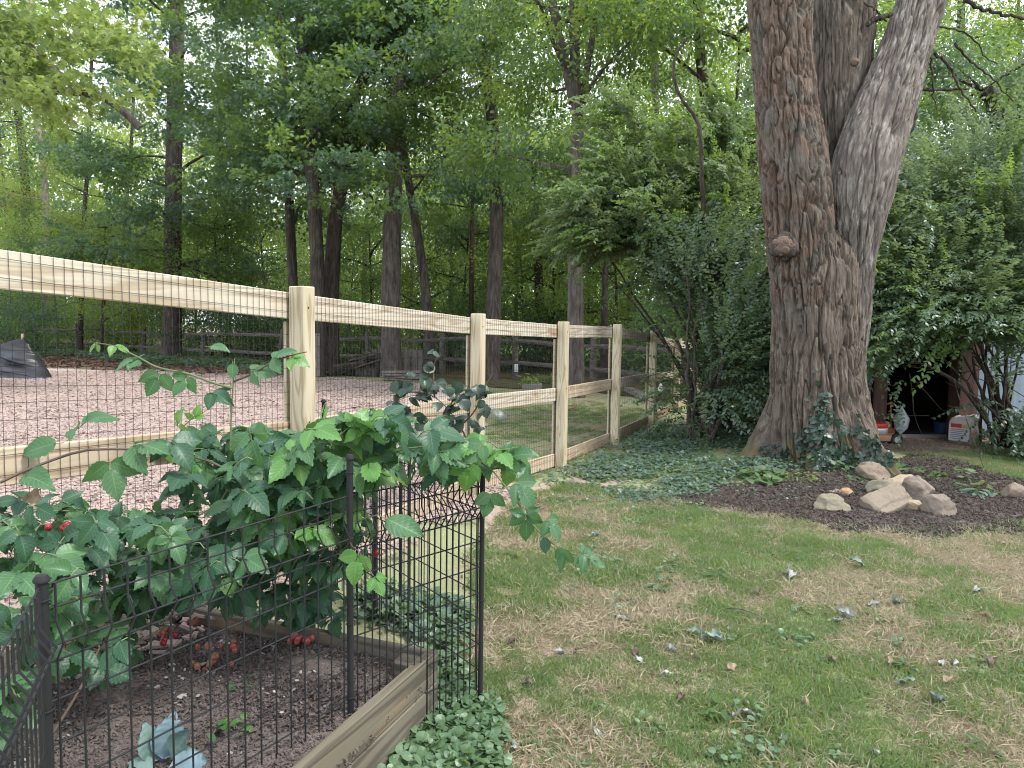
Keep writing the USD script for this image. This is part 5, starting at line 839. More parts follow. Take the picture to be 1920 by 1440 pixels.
m_grav = islandmat("gravel_bits", [(.16, .12, .09), (.36, .29, .24), (.26, .20, .16), (.45, .38, .33)]); GV = [chips(8, 60, .25, (.02, .05), .5)]; p, r = scatter(grit_g, 170, 34); instancer("gravel", [(m, m_grav) for m in GV], p + [0, 0, .01], r.uniform(0, 6.28, len(p)), r.uniform(.8, 1.2, len(p)), np.zeros(len(p), int), label="pale litter and gravel in front of the shed door", cat="gravel")
# grass
def tuft(seed, n, R, h, w, lean, curve=.5):
    r = np.random.default_rng(seed); vs, fs = [], []
    for k in range(n):
        a, q = r.uniform(0, 6.28), R * r.uniform() ** .5; b = np.array([q * math.cos(a), q * math.sin(a), -.004]); L = r.uniform(*h); d = r.normal(size=2) * lean; up = np.array([d[0], d[1], 1.]); up /= np.linalg.norm(up); s = np.cross(up, [math.cos(a * 3), math.sin(a * 3), 0]); s /= np.linalg.norm(s) + 1e-9; s *= w * r.uniform(.7, 1.3) / 2
        m1 = b + up * L * .55; tp = m1 + (up + np.array([d[0], d[1], -.5]) * curve) * L * .45; vs += [b - s, b + s, m1 - s * .8, m1 + s * .8, tp]; o = 5 * k; fs += [(o, o + 1, o + 3), (o, o + 3, o + 2), (o + 2, o + 3, o + 4)]
    return np.array(vs), np.array(fs)
L_grass = leafmat("grass_green", (.090, .145, .055), (.205, .275, .115), .40, .5, 2.2); L_straw = leafmat("grass_straw", (.32, .265, .175), (.50, .43, .30), .25, .7, 3., tint=(.3, .25, .14))
GT = [tuft(s, 26, .07, (.022, .06), .0052, .55) for s in (1, 2, 3)]; GS = [tuft(s, 24, .08, (.03, .07), .0045, 1.6) for s in (4, 5)]
lawn = Polygon([*PXY([(640, 1600), (880, 1330), (880, 1200), (895, 1020), (960, 935), (1075, 905), (1200, 946), (1290, 932), (1340, 946), (1440, 957), (1540, 981), (1650, 997), (1760, 993), (1920, 988), (2150, 998)]), (6.5, 5.4), (4.2, 2.2), (.8, 1.9)])
lawn_b = Polygon(PXY([(1690, 852), (1760, 848), (1830, 846), (1960, 842), (2090, 922), (1960, 908), (1850, 890), (1790, 874), (1740, 858)])); behind = Polygon([FE(4.2, -.2), FE(9.6, -.2), *PXY([(1215, 770), (1100, 752), (960, 762), (915, 800)])])
mulch_edge = mulch_g.exterior.buffer(.10)
def patch(q): return np.clip((meshkit.fbm(np.column_stack([q[:, 0] * 1.5, q[:, 1] * 1.5, 0 * q[:, 0]]), 3, 17) * .55 + meshkit.fbm(np.column_stack([q[:, 0] * 5, q[:, 1] * 5, 0 * q[:, 0] + 2]), 3, 19) * .45 - .40) * 6, .08, 1)
def grass(name, poly, n, label, seed, straw=.3):
    p, r = scatter(poly, n, seed, patch); p2, r2 = scatter(poly, int(n * straw), seed + 1, lambda q: 1.1 - patch(q)); P_ = np.vstack([p, p2]); k = np.r_[r.integers(0, 3, len(p)), 3 + r2.integers(0, 2, len(p2))]; tall = .55 + .75 * meshkit.fbm(np.column_stack([P_[:, 0] * 4, P_[:, 1] * 4, 0 * P_[:, 0] + 8]), 3, 23) ** 1.5 * 1.6
    instancer(name, [(m, L_grass) for m in GT] + [(m, L_straw) for m in GS], P_, r.uniform(0, 6.28, len(P_)), r.uniform(.7, 1.25, len(P_)) * tall, k, label=label, cat="grass")
grass("lawn_grass", lawn, 9800, "thin patchy green and straw-coloured grass of the lawn", 51, 1.2); grass("mulch_edge_grass", mulch_edge, 420, "grass tufts straggling over the edge of the mulch", 61, .1); grass("dirt_edge_grass", shapely.union_all([b_.exterior.buffer(.07) for b_ in bare_polys]).intersection(lawn), 620, "grass tufts ringing the bare dirt patches", 63, .35); grass("shed_grass", lawn_b, 2600, "strip of greener grass in front of the shed", 53, .2); grass("yard_grass", behind, 1100, "sparse grass on the dirt behind the board fence", 55, .6)
p, r = scatter(lawn, 620, 57, lambda q: np.clip((meshkit.fbm(np.column_stack([q[:, 0] * 1.1, q[:, 1] * 1.1, 0 * q[:, 0] + 4]), 2, 3) - .42) * 4 + .25 * (q[:, 1] > 4.3), .03, 1)); instancer("lawn_clover", [(m, L_weed) for m in CLOV] + [(CREEP[0], L_creep)], p, r.uniform(0, 6.28, len(p)), r.uniform(.3, .62, len(p)), r.integers(0, 4, len(p)), label="patches of clover and broad-leaved weeds in the lawn", cat="clover")
BT = [chips(9, 30, .16, (.008, .03), .6)]; p, r = scatter(lawn, 900, 59); instancer("lawn_litter", [(BT[0], islandmat("litter_bits", [(.07, .05, .035), (.20, .15, .11), (.12, .09, .06), (.36, .31, .26)]))], p, r.uniform(0, 6.28, len(p)), r.uniform(.6, 1.1, len(p)), np.zeros(len(p), int), label="tiny twigs and bark crumbs scattered over the lawn", cat="litter")

def leafy(name, v, f, n, loc, mat, lab, cat):
    t_ = thing(name, loc, lab, cat); a, b = len(v) // n, len(f) // n
    for k in range(n): obj("leaf", (v[k * a:(k + 1) * a], f[k * b:(k + 1) * b] - k * a), mat, t_)
# wilted leaves lying on the lawn, each its own thing
def wilted(seed, L):
    r = np.random.default_rng(seed); n, m = 9, 7; t, s = np.meshgrid(np.linspace(0, 1, n), np.linspace(-1, 1, m), indexing="ij"); w = .36 * np.sin(PI * np.clip(t, .03, .97) ** .8) * (1 + .35 * np.cos(t * 9 + seed)); curl = r.uniform(.7, 1.9) * s
    x = w * np.sin(curl) / np.maximum(np.abs(curl), .2) * np.abs(s); x = w * np.sin(curl) / 1.2; z = w * (1 - np.cos(curl)) * .8 + .12 * np.sin(t * 5 + seed) + .08 * r.normal(size=t.shape); v = np.stack([x, t - .5, z], -1).reshape(-1, 3) * L; v = v @ rot3(r.normal() * 14, r.normal() * 22, r.uniform(0, 360)).T
    i, j = np.meshgrid(np.arange(n - 1), np.arange(m - 1), indexing="ij"); q = np.stack([i * m + j, i * m + j + 1, (i + 1) * m + j + 1, (i + 1) * m + j], -1).reshape(-1, 4); v[:, 2] -= v[:, 2].min() - .012; return v, np.vstack([q[:, [0, 1, 2]], q[:, [0, 2, 3]]])
m_silver = plain("wilted_silver", (.25, .26, .24), .6, var=.25, scale=40.); m_bluegrey = plain("wilted_green", (.135, .175, .135), .55, var=.25, scale=40.); m_tanleaf = plain("wilted_tan", (.25, .19, .12), .7, var=.2, scale=40.); m_bleaf = plain("wilted_brown", (.10, .065, .05), .8, var=.3, scale=40.)
WL = "small curled pale leaves dropped on the lawn"
for k, (px, py, w, mt, lab) in enumerate([(1158, 1147, 20, m_bluegrey, "curled grey-green leaf left of the lawn's middle, upper of a close pair"), (1166, 1167, 28, m_silver, "pale silvery leaf just below the curled grey-green one"), (1303, 1196, 26, m_bluegrey, "bluish leaf, left one of a pair in the lawn's centre"), (1335, 1210, 36, m_bluegrey, "larger bluish leaf, right one of the pair in the lawn's centre"), (1481, 1088, 36, m_silver, "long white-backed leaf on the tan grass below the mossy rock"), (1607, 1066, 26, m_bluegrey, "grey-green leaf on the grass below the slab"), (1638, 1141, 18, m_silver, "small silvery leaf just left of the crumpled grey-green one"), (1680, 1139, 30, m_bluegrey, "crumpled grey-green leaf beside a smaller silvery one"), (1571, 1171, 20, m_silver, "silvery leaf by the twig in mid-lawn, lower of a close pair"), (1585, 1161, 26, m_silver, "silvery leaf by the twig in mid-lawn, upper of a close pair"), (1831, 1118, 24, m_silver, "whitish leaf alone towards the lawn's right edge"), (1394, 1354, 36, m_silver, "brightest white-backed leaf, beside the dark broad-leaved weed"), (1512, 1326, 18, m_tanleaf, "small tan leaf right of the dark rosette weed"), (1697, 1289, 28, m_bluegrey, "grey-green leaf left of the brown-tipped leaf in the lower lawn"), (1755, 1321, 34, m_bluegrey, "long greenish crumpled leaf in the lower right lawn"), (1766, 1250, 20, m_silver, "pale leaf in the right lawn, left one of an even row"), (1792, 1250, 16, m_silver, "pale leaf in the right lawn, middle one of an even row"), (1859, 1250, 24, m_bleaf, "dark curled leaf with a raised stalk in the right lawn"), (1302, 1242, 16, m_tanleaf, "dry tan leaf just below the pair of bluish leaves"), (1370, 1261, 20, m_tanleaf, "forked dry tan leaf right of centre, below the bluish pair"), (1191, 1232, 14, m_bleaf, "brown curled leaf above a pale one, left lawn"), (1197, 1244, 14, m_silver, "tiny pale leaf right under a brown curled one, left lawn"), (1258, 1226, 14, m_silver, "pale leaf left of the dry tan leaf below the bluish pair"), (1276, 1317, 16, m_bleaf, "dark brown leaf up and left of the rosette weed"), (1248, 1271, 12, m_silver, "tiny pale leaf between the left pair and the rosette weed"), (1668, 1254, 20, m_tanleaf, "yellow-tan flat leaf on the lawn right of centre"), (1776, 1287, 22, m_tanleaf, "brown-tipped tan leaf by a tuft of grass"), (1469, 1395, 14, m_silver, "pale leaf near the bottom edge, right of the rosette weed"), (1050, 1230, 12, m_silver, "tiny pale leaf on the bare dirt right of the corner fence post"), (990, 1290, 14, m_bleaf, "brown leaf on the dirt beside the creeping round leaves"), (960, 1215, 16, m_bleaf, "brown leaf on the dirt nearest the corner fence post"), (1850, 1163, 14, m_tanleaf, "tan leaf below the whitish leaf at the lawn's right"), (1120, 1385, 20, m_silver, "pale leaf near the bottom edge, lower left lawn"), (965, 1410, 16, m_silver, "pale leaf at the bottom edge by the creeping round leaves"), (1115, 1010, 18, m_silver, "pale leaf just above the tip of the arching blackberry cane"), (1640, 1420, 16, m_silver, "pale leaf at the bottom edge, lower right lawn"), (1560, 1245, 14, m_tanleaf, "tan leaf in the open middle of the right lawn"), (1420, 1120, 16, m_bleaf, "brown leaf left of the long white-backed leaf")]):
    g = G(px, py); v, f = wilted(70 + k, max(w, 18) * 1.15 * float((g - EYE) @ FWD) / F); lab2 = lab or ({id(m_silver): "small curled pale leaf dropped on the lawn", id(m_tanleaf): "small dry tan leaf dropped on the lawn", id(m_bleaf): "small shrivelled brown leaf dropped on the lawn"}[id(mt)]); grp = None if lab else {id(m_silver): WL, id(m_tanleaf): "small dry tan leaves dropped on the lawn", id(m_bleaf): "small shrivelled brown leaves dropped on the lawn"}[id(mt)]
    solo("fallen_leaf", (v + g, f), mt, lab2, "leaf", grp, smooth=True)
for k, (px, py, R_, lab) in enumerate([(1345, 1345, .11, "dark broad-leaved rosette weed beside the bright white-backed leaf"), (1850, 1415, .10, "floppy green weed at the lawn's lower right corner"), (1345, 1085, .10, "green rosette weed near the lawn's top edge"), (1235, 1110, .10, "grey-leaved weed in the upper left lawn"), (960, 1050, .09, "pale green weed on the dirt just right of the garden fence"), (1700, 1260, .10, "clover-like weed patch right of the lawn's middle")]):
    g = G(px, py); v, f = clump("oval" if k != 1 else "lance", 90 + k, 16, R_ * .3, (R_ * .4, R_ * .75), (.01, .05), .7); leafy("lawn_weed", v + g, f, 16, g, L_weed if k % 2 else L_mid, lab, "weed")
for k, (a, b) in enumerate([((1360, 1148), (1436, 1172)), ((1330, 962), (1372, 985)), ((1895, 985), (1940, 1010)), ((1640, 985), (1700, 978))]):
    pa, pb2 = G(*a) + [0, 0, .02], G(*b) + [0, 0, .03]; solo("twig", tube(smooth_path([pa, (pa + pb2) / 2 + [0, .02, .015], pb2], 8), np.linspace(.004, .002, 8), 5), B_grey, ["thin bare twig lying in the middle of the lawn", "short twig at the mulch's left tip", "pale twig on the mulch near the right edge", "thin stick at the front edge of the mulch"][k], "twig")

# ============================================================ BLACKBERRY
def veined(name, dark, light, trans, rough, pscale, spec, tint):
    leafmat(name, dark, light, trans, rough, pscale, spec, tint); base = f"/World/Looks/{name}"; mat = UsdShade.Material.Get(stage, base)
    def nd(n, k, ins, src):
        s_ = UsdShade.Shader.Define(stage, f"{base}/{n}"); s_.CreateIdAttr("cycles_" + k)
        for a, b in ins.items(): s_.CreateInput(a, Sdf.ValueTypeNames.Token if isinstance(b, str) else Sdf.ValueTypeNames.Float3 if np.ndim(b) else Sdf.ValueTypeNames.Float).Set(b if isinstance(b, str) else Gf.Vec3f(*b) if np.ndim(b) else float(b))
        for a, (o_, c_) in src.items(): s_.CreateInput(a, Sdf.ValueTypeNames.Token).ConnectToSource(UsdShade.Shader.Get(stage, f"{base}/{o_}").CreateOutput(c_, Sdf.ValueTypeNames.Token))
    mt = lambda n, op, src, **k: nd(n, "math", {"math_type": op, **k}, src)
    nd("tc", "texture_coordinate", {}, {}); nd("sx", "separate_xyz", {}, {"vector": ("tc", "UV")})
    mt("va", "subtract", {"value1": ("sx", "x")}, value2=.5); mt("vb", "absolute", {"value1": ("va", "value")}); mt("vm", "less_than", {"value1": ("vb", "value")}, value2=.022)
    mt("vc", "multiply_add", {"value1": ("vb", "value"), "value3": ("sx", "y")}, value2=-.55); mt("vd", "multiply", {"value1": ("vc", "value")}, value2=8.); mt("ve", "fraction", {"value1": ("vd", "value")}); mt("vf", "less_than", {"value1": ("ve", "value")}, value2=.11)
    mt("vg", "maximum", {"value1": ("vm", "value"), "value2": ("vf", "value")}); mt("vh", "multiply", {"value1": ("vg", "value")}, value2=.30)
    nd("vmix", "mix", {"color2": tuple(np.minimum(np.array(light) * 1.9 + .03, .6))}, {"fac": ("vh", "value"), "color1": ("r", "color")})
    UsdShade.Shader.Get(stage, base + "/p").GetInput("base_color").ConnectToSource(UsdShade.Shader.Get(stage, base + "/vmix").CreateOutput("color", Sdf.ValueTypeNames.Token)); return mat
def leaflet(L, y, z, o, r, width=.30, droop=.20, teeth=.055):
    n, m = 15, 5; t, s = np.meshgrid(np.linspace(0, 1, n), np.linspace(-1, 1, m), indexing="ij"); w = width * 1.12 * np.sin(PI * np.clip(t, 0, 1) ** .70) ** .9 * (1 - .25 * t ** 3); w = w * (1 + teeth * (np.arange(n)[:, None] % 2 * 2 - 1) * (np.abs(s) > .9)); w[-1] = 0; w[0] = .02
    x = w * s; zz = .22 * np.abs(x) * r.uniform(.2, 1.2) - droop * t ** 2 * r.uniform(.2, 2.2) + .10 * r.normal() * np.sin(t * 4 + r.uniform(0, 3)) * np.abs(s) + .024 * np.cos(np.arange(n)[:, None] * PI) * (np.abs(s) * .8 + .2) * (np.abs(s) > .3) + r.normal() * .12 * x
    v = np.stack([x, t + .5 * np.abs(x) * t * (1 - t), zz], -1).reshape(-1, 3) * L; i, j = np.meshgrid(np.arange(n - 1), np.arange(m - 1), indexing="ij"); q = np.stack([i * m + j, i * m + j + 1, (i + 1) * m + j + 1, (i + 1) * m + j], -1).reshape(-1, 4)
    y = y / np.linalg.norm(y); x_ = np.cross(y, z); x_ /= np.linalg.norm(x_); z_ = np.cross(x_, y); return v @ np.array([x_, y, z_]) + o, np.vstack([q[:, [0, 1, 2]], q[:, [0, 2, 3]]])
B_dk = veined("berry_leaf_dark", (.026, .070, .038), (.066, .135, .074), .20, .40, 5., .28, tint=(.10, .22, .03)); B_md = veined("berry_leaf_green", (.046, .112, .048), (.105, .20, .086), .28, .40, 5., .32, tint=(.15, .30, .04)); B_lt = veined("berry_leaf_young", (.075, .19, .045), (.16, .30, .075), .35, .42, 6., .45, tint=(.28, .45, .08))
TEMP = []                                                       # (mesh, material, size in the picture)
STALK = []
_t, _s = np.meshgrid(np.linspace(0, 1, 15), np.linspace(0, 1, 5), indexing='ij'); LUV = np.stack([_s, _t], -1).reshape(-1, 2)
def compound(o, y, z, L, mat, r, n=None, stalk=None):
    n = n or int(r.choice([3, 3, 5])); y = y / np.linalg.norm(y); x = np.cross(y, z); x /= np.linalg.norm(x); z = np.cross(x, y)
    for k, a in enumerate([0, -62, 62, -118, 118][:n]):
        a = math.radians(a + r.normal() * 7); d = y * math.cos(a) + x * math.sin(a) + z * r.normal() * .12; st = (.22 if k == 0 else .05) * L; l = L * (1 if k == 0 else .86 if k < 3 else .66) * r.uniform(.88, 1.1)
        m = leaflet(l, d + np.array([0, 0, -.12]), z + r.normal(size=3) * .16, o + d * st, r); TEMP.append((m, mat, l / max((o - EYE) @ FWD, .3))); STALK.append(([o, o + d * st * 1.3], .0014))
    if stalk is not None: STALK.append(([stalk, (stalk + o) / 2 + [0, 0, .01], o], .0022))
r = np.random.default_rng(123)
def tocam(p): d = EYE - p; return d / np.linalg.norm(d)
for px, py, rx, ry, d, dd, n, sz, mix in [(600, 842, 160, 68, 2.95, .3, 40, .115, (.30, .55, .15)), (735, 832, 120, 60, 2.95, .28, 30, .11, (.25, .55, .2)), (430, 838, 130, 50, 3.15, .2, 24, .11, (.5, .45, .05)), (480, 935, 160, 85, 2.95, .35, 44, .11, (.8, .2, 0)), (340, 1040, 150, 70, 2.75, .3, 28, .105, (.75, .25, 0)), (90, 1000, 110, 70, 2.6, .3, 22, .10, (.75, .25, 0)), (60, 1110, 90, 80, 2.4, .25, 17, .10, (.55, .45, 0)), (510, 1090, 130, 70, 3.0, .25, 28, .10, (.85, .15, 0)), (630, 1050, 80, 90, 2.95, .2, 13, .09, (.85, .15, 0)),
        (885, 860, 85, 32, 2.85, .15, 13, .095, (.2, .55, .25)), (20, 960, 60, 40, 2.5, .2, 7, .09, (.7, .3, 0)), (270, 960, 70, 50, 3.0, .15, 4, .08, (.3, .6, .1)), (150, 1200, 110, 60, 2.55, .2, 12, .09, (.5, .5, 0)), (20, 1330, 40, 60, 2.2, .15, 7, .08, (.3, .7, 0)), (270, 1120, 110, 40, 2.85, .2, 10, .10, (.8, .2, 0)), (560, 960, 130, 45, 2.72, .08, 13, .105, (.2, .65, .15)), (230, 1010, 130, 70, 2.8, .25, 16, .10, (.8, .2, 0)), (180, 1080, 120, 60, 2.65, .2, 12, .10, (.7, .3, 0)), (560, 1140, 90, 30, 3.1, .15, 8, .09, (.9, .1, 0))]:
    for _ in range(int(n * 1.3)):
        a, q = r.uniform(0, 6.28), r.uniform() ** .5; x, y = px + rx * q * math.cos(a), py + ry * q * math.sin(a); p = P(x, y, d + r.uniform(-dd, dd)); z = np.array([0, 0, 1.]) * r.uniform(.5, 1.2) + tocam(p) * r.uniform(.1, .9) + r.normal(size=3) * .32; yy = np.array([r.normal(), r.normal() * .6 - .35, -.35 + r.normal() * .3])
        compound(p, yy, z, sz * r.uniform(.8, 1.15), (B_dk, B_md, B_lt)[r.choice(3, p=mix)], r, stalk=p - yy / np.linalg.norm(yy) * .05 + [0, 0, -.03])
# leaves one can name
for px, py, d, L, yx, yz, mt, n, face in [(706, 966, 2.55, .155, 1., -.12, B_md, 1, 1.6), (672, 1040, 2.5, .085, -.2, -.5, B_lt, 3, 1.), (702, 1082, 2.48, .06, .5, -.5, B_lt, 3, 1.), (530, 1010, 2.75, .10, -.3, -.8, B_lt, 3, .9), (420, 1085, 2.7, .07, .2, -.6, B_lt, 3, .9), (500, 985, 2.7, .11, -.7, -.5, B_lt, 3, .8), (815, 845, 2.7, .10, .9, -.3, B_md, 3, .8), (880, 868, 2.7, .10, -.3, -.9, B_lt, 3, .9), (950, 862, 2.75, .10, .5, .3, B_md, 3, .8), (968, 905, 2.7, .095, .7, -.6, B_md, 3, .9), (920, 925, 2.72, .075, -.2, -1., B_md, 3, 1.), (985, 963, 2.65, .085, .1, -1., B_md, 5, 1.), (1028, 975, 2.6, .075, .6, -.7, B_md, 3, 1.), (1022, 1000, 2.6, .06, -.1, -1., B_dk, 1, 1.), (1060, 1030, 2.55, .07, -.2, -.8, B_md, 3, .6), (1095, 1040, 2.52, .07, .8, -.4, B_md, 5, .6),
        (150, 800, 2.75, .09, .5, .4, B_md, 3, 1.), (120, 830, 2.75, .10, -.8, -.1, B_md, 1, .9), (205, 865, 2.75, .10, .2, -1., B_md, 3, 1.), (250, 835, 2.8, .11, .8, .2, B_md, 3, .9), (320, 825, 2.85, .10, .6, -.5, B_dk, 3, .9), (40, 895, 2.6, .09, .5, .1, B_md, 1, .8), (300, 700, 3.0, .075, -.3, -.7, B_md, 3, 1.), (262, 672, 3.05, .07, -1., -.2, B_md, 3, .7), (215, 648, 3.05, .045, .8, -.3, B_lt, 3, .6), (183, 645, 3.08, .035, -.5, -.6, B_lt, 3, .5), (352, 705, 3.0, .06, -.4, -.6, B_md, 3, .9), (398, 735, 2.98, .06, .6, -.4, B_dk, 3, .8), (436, 676, 3.0, .045, .1, -.3, B_md, 1, 1.), (470, 695, 2.98, .07, .8, .25, B_md, 3, .8), (510, 672, 2.96, .065, .9, .2, B_md, 3, .8), (545, 670, 2.94, .05, .9, -.2, B_lt, 3, .8), (385, 650, 3.0, .06, .8, .2, B_md, 1, .8), (333, 800, 2.95, .05, .2, .6, B_lt, 3, .8), (365, 785, 2.95, .035, .2, 1., B_lt, 3, .7), (603, 787, 2.9, .07, .1, .2, B_lt, 3, .7), (655, 795, 2.9, .05, .6, .1, B_lt, 3, .7)]:
    p = P(px, py, d); compound(p, np.array([yx, -.15, yz]), np.array([0, 0, 1.]) + tocam(p) * face + r.normal(size=3) * .12, L * (1.32 if px < 600 and n > 0 and py < 910 else 1.), mt, r, n)
bb = thing("blackberry_bush", (-1.0, 3.0, float(hz(-1.0, 3.0))), "sprawling blackberry bush with large toothed leaves growing out of the raised bed", "bush")
CA = [[(0, 905, 2.6), (100, 862, 2.7), (170, 843, 2.75), (240, 842, 2.8), (330, 850, 2.9), (420, 880, 3.), (480, 980, 3.05), (520, 1160, 3.1)], [(432, 960, 3.), (433, 800, 3.), (437, 720, 3.), (440, 672, 3.)], [(436, 728, 3.), (400, 718, 3.), (350, 700, 3.), (300, 690, 3.02), (250, 665, 3.05), (210, 648, 3.06), (178, 643, 3.08)], [(438, 715, 3.), (470, 702, 2.98), (520, 675, 2.95), (575, 660, 2.92)],
      [(540, 1160, 3.1), (600, 950, 3.), (700, 860, 2.9), (800, 838, 2.85), (870, 850, 2.8), (920, 880, 2.75), (965, 935, 2.7), (1000, 985, 2.65), (1035, 1020, 2.6), (1080, 1042, 2.55), (1122, 1052, 2.5)], [(480, 1160, 3.1), (460, 1000, 3.), (420, 880, 3.), (330, 830, 2.95), (365, 780, 2.95)], [(560, 1160, 3.1), (640, 1000, 3.), (620, 960, 2.7), (560, 990, 2.7), (500, 1040, 2.7)], [(260, 1150, 2.9), (380, 1000, 2.95), (440, 900, 3.0), (600, 800, 2.95)], [(100, 1280, 2.5), (60, 1130, 2.45), (30, 1000, 2.5), (-60, 940, 2.5)], [(70, 1420, 2.35), (170, 1250, 2.5), (230, 1130, 2.7), (330, 1000, 2.85), (420, 940, 2.95)], [(500, 1150, 3.1), (560, 960, 3.0), (540, 870, 2.95), (590, 800, 2.9)], [(320, 1140, 2.9), (270, 1000, 2.75), (170, 960, 2.65), (60, 960, 2.55)], [(620, 1120, 3.), (650, 1000, 2.8), (668, 1030, 2.52), (700, 1080, 2.49)], [(650, 1000, 2.8), (690, 970, 2.58), (706, 966, 2.55)]]
m_cane = plain("cane_green", (.085, .115, .045), .6, var=.3, scale=12.); m_caned = plain("cane_brown", (.075, .05, .035), .7, var=.3, scale=12.)
for k, c in enumerate(CA):
    pp = smooth_path(np.array([P(*q) for q in c]), 26); obj("cane", tube(pp, np.linspace(.0055, .0022, 26), 6), m_cane if k % 3 else m_caned, bb, smooth=60)
order = np.argsort([-t[2] for t in TEMP]); rest = {}
for k, i in enumerate(order):
    m, mt, _ = TEMP[i]
    if k < 300: obj("leaf", m, mt, bb, smooth=True, uv=LUV)
    else: rest.setdefault(str(mt.GetPath()), [mt, []])[1].append(m)
for mt, ms in rest.values(): obj("small_leaves", cat_(ms), mt, bb, smooth=True, uv=np.tile(LUV, (len(ms), 1)), kind="stuff")
obj("leaf_stalks", cat_([tube(p, rr, 4, cap=False) for p, rr in STALK]), m_cane, bb, kind="stuff")
# berries
bs = trimesh.creation.icosphere(3); bq = np.array(bs.vertices); gp = np.array([[math.sqrt(1 - z * z) * math.cos(i * 2.4), math.sqrt(1 - z * z) * math.sin(i * 2.4), z] for i in range(30) for z in [1 - (2 * i + 1) / 30]]); dn = cKDTree(gp).query(bq)[0]; bq = bq * (1.12 - .9 * dn ** 2)[:, None]
M_rip = plain("berry_red", (.20, .014, .02), .28, var=.35, scale=60.); M_un = plain("berry_unripe", (.27, .115, .065), .4, var=.3, scale=60.); M_pk = plain("berry_pink", (.27, .06, .05), .35, var=.3, scale=60.)
for k, (px, py, d, n, sx_, sy_, mt) in enumerate([(120, 990, 2.55, 5, 20, 6, M_rip), (312, 1195, 2.9, 6, 16, 10, M_rip), (398, 1240, 2.95, 13, 22, 22, M_un), (385, 1262, 2.95, 6, 16, 14, M_pk), (438, 1212, 2.95, 4, 8, 14, M_pk), (565, 1200, 3.1, 12, 22, 8, M_pk), (625, 1070, 2.9, 4, 14, 6, M_rip), (705, 1035, 2.85, 2, 5, 6, M_rip), (538, 1058, 2.9, 2, 3, 5, M_rip), (365, 1165, 3.0, 4, 12, 5, M_rip), (412, 1290, 2.9, 4, 12, 8, M_pk)]):
    for _ in range(n):
        p = P(r.normal(px, sx_ * .6), r.normal(py, sy_ * .6), d + r.uniform(-.04, .04)); s = r.uniform(.0095, .0125); obj("berry", (bq * [s, s, s * 1.15] + p, np.array(bs.faces)), mt if r.uniform() < .8 else M_pk, bb, smooth=True); STALK.append(([p, p + [0, 0, .05]], .001))

# dark-leaved sapling by the second post, seen against the chips
sp = thing("dark_sapling", (-.45, 4.2, float(hz(-.45, 4.2))), "dark small-leaved sapling between the blackberry bush and the second full post", "sapling"); dk = leafmat("sapling_leaf", (.016, .036, .022), (.044, .080, .046), .2, .4, 4.); lv = []
for c in [[(870, 900, 3.6), (880, 850, 3.6), (850, 780, 3.6), (800, 740, 3.6), (745, 752, 3.55)], [(815, 745, 3.6), (813, 690, 3.6), (820, 668, 3.6)], [(860, 800, 3.6), (890, 770, 3.58), (912, 720, 3.55), (925, 700, 3.55)], [(850, 780, 3.6), (790, 780, 3.5), (740, 790, 3.5)], [(840, 770, 3.6), (880, 730, 3.6), (900, 735, 3.6)], [(800, 740, 3.6), (770, 735, 3.6), (735, 765, 3.6)]]:
    pp = smooth_path(np.array([P(*q) for q in c]), 20); obj("stem", tube(pp, np.linspace(.005, .0015, 20), 5), m_caned, sp)
    for t in r.integers(2, 20, 17):
        lv.append((pp[t] + r.normal(size=3) * .04, np.array([r.normal(), r.normal() * .5 - .3, -.5 + r.normal() * .5])))
for o, y in lv: obj("leaf", leaflet(r.uniform(.04, .07), y, np.array([0, 0, 1.]) + tocam(o) * r.uniform(.2, .9) + r.normal(size=3) * .3, o, r, .42, .15, .04), dk, sp, smooth=40)

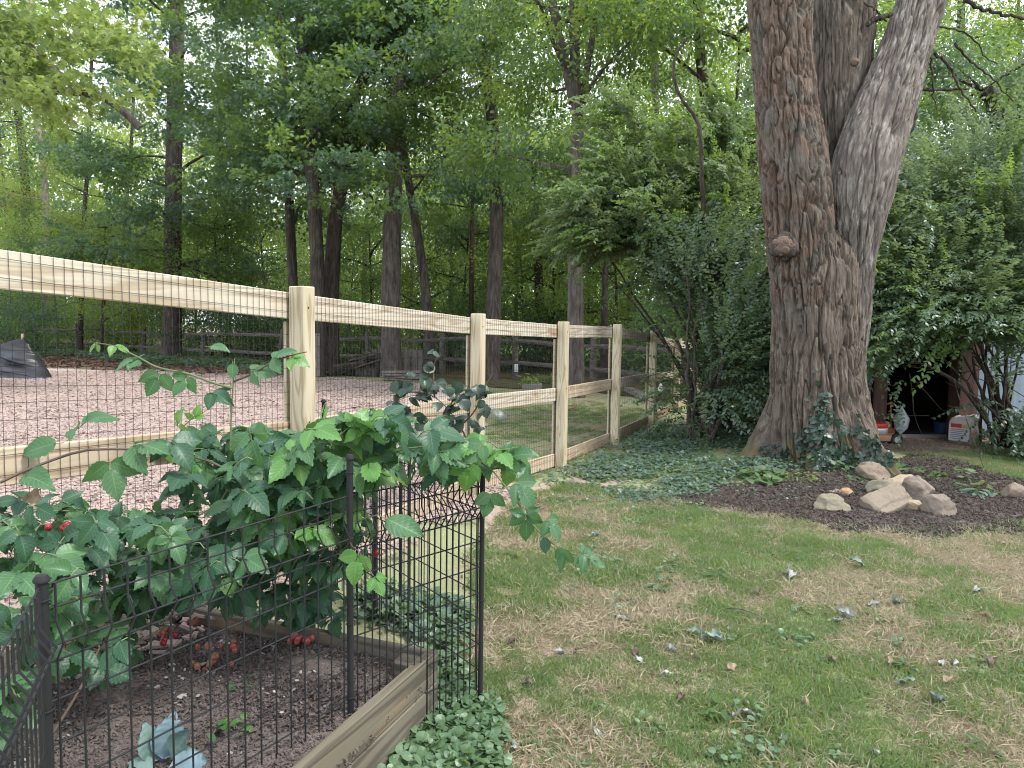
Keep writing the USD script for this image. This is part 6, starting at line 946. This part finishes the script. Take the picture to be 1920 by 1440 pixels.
# cabbage and seedlings in the bed
cb_ = at_z(305, 1432, .2); cg = thing("cabbage_plant", cb_, "bluish cabbage plant with chewed leaves and a purple stem in the raised bed", "plant"); m_cab = plain("cabbage_leaf", (.13, .20, .22), .5, var=.3, scale=18.); m_cabb = plain("cabbage_leaf_green", (.11, .18, .15), .5, var=.35, scale=18.); m_pur = plain("purple_stem", (.16, .10, .20), .5)
def chewed(m, seed):
    v, f = m; c = v[f].mean(1); rr = np.random.default_rng(seed); lo, hi = v.min(0), v.max(0); keep = np.ones(len(f), bool)
    for _ in range(3): h = rr.uniform(lo, hi); keep &= np.linalg.norm(c - h, axis=1) > .012
    u_i, inv = np.unique(f[keep], return_inverse=True); return v[u_i], inv.reshape(-1, 3)
for px, py, d, L, yx, yz, mt in [(296, 1425, 2.32, .13, -.25, 1., m_cabb), (308, 1420, 2.32, .15, .25, 1., m_cab), (318, 1425, 2.3, .13, .55, .9, m_cabb), (290, 1440, 2.28, .10, -1., .15, m_cabb), (318, 1445, 2.25, .14, .5, .2, m_cab), (330, 1425, 2.33, .09, 1., .3, m_cabb)]:
    p = P(px, py, d); obj("leaf", chewed(leaflet(L, np.array([yx, -.1, yz]), tocam(p) + np.array([0, 0, .4]), p, r, .30, .1, .03), int(px)), mt, cg, smooth=True)
obj("stem", tube([cb_ - [0, 0, .03], P(305, 1415, 2.32)], [.011, .007], 8), m_pur, cg)
for k, (px, py, n, lm, lab) in enumerate([(452, 1300, 26, B_md, "leafy green seedling in the bed's middle, behind the cabbage"), (446, 1376, 20, B_lt, "bright green seedling at the bed's right, near the plank"), (235, 1230, 12, B_md, "grey-green drooping seedling under the blackberry leaves"), (400, 1395, 16, B_md, "low sprawling seedling right of the cabbage")]):
    p = at_z(px, py + 12, .19); v, f = clump("round" if k != 2 else "oval", 120 + k, n, .045, (.02, .035), (.0, .08), .7); leafy("seedling", v + p, f, n, p, lm, lab, "seedling")
for k, (px, py, d) in enumerate([(75, 925, 2.62)]):
    v, f = wilted(5, .10); v = v @ rot3(80, 10, 20).T; solo("withered_leaf", (v + P(px, py + 15, d), f), m_tanleaf, "withered tan leaf hanging from the left blackberry cane", "leaf", smooth=True)
_r = np.random.default_rng(41); HU = [leaves_mesh('oval', np.column_stack([_r.uniform(-.08, .08, (7, 2)), _r.uniform(0, .006, 7)]), _r.normal(size=(7, 3)) * [1, 1, .3], _r.normal(size=(7, 3)) * .6 + [0, 0, 1], _r.uniform(.014, .034, 7))]; rr = np.random.default_rng(61); n = 46; p = np.array([BED(a, b) for a, b in zip(rr.uniform(.08, BW - .08, n), rr.uniform(.1, BL - .1, n))]) + [0, 0, .008]; instancer("pale_husks", [(HU[0], plain("husk_white", (.30, .275, .26), .7, var=.3))], p, rr.uniform(0, 6.28, n), rr.uniform(.5, 1.1, n), np.zeros(n, int), label="pale husks scattered on the raised bed's soil", cat="husks")
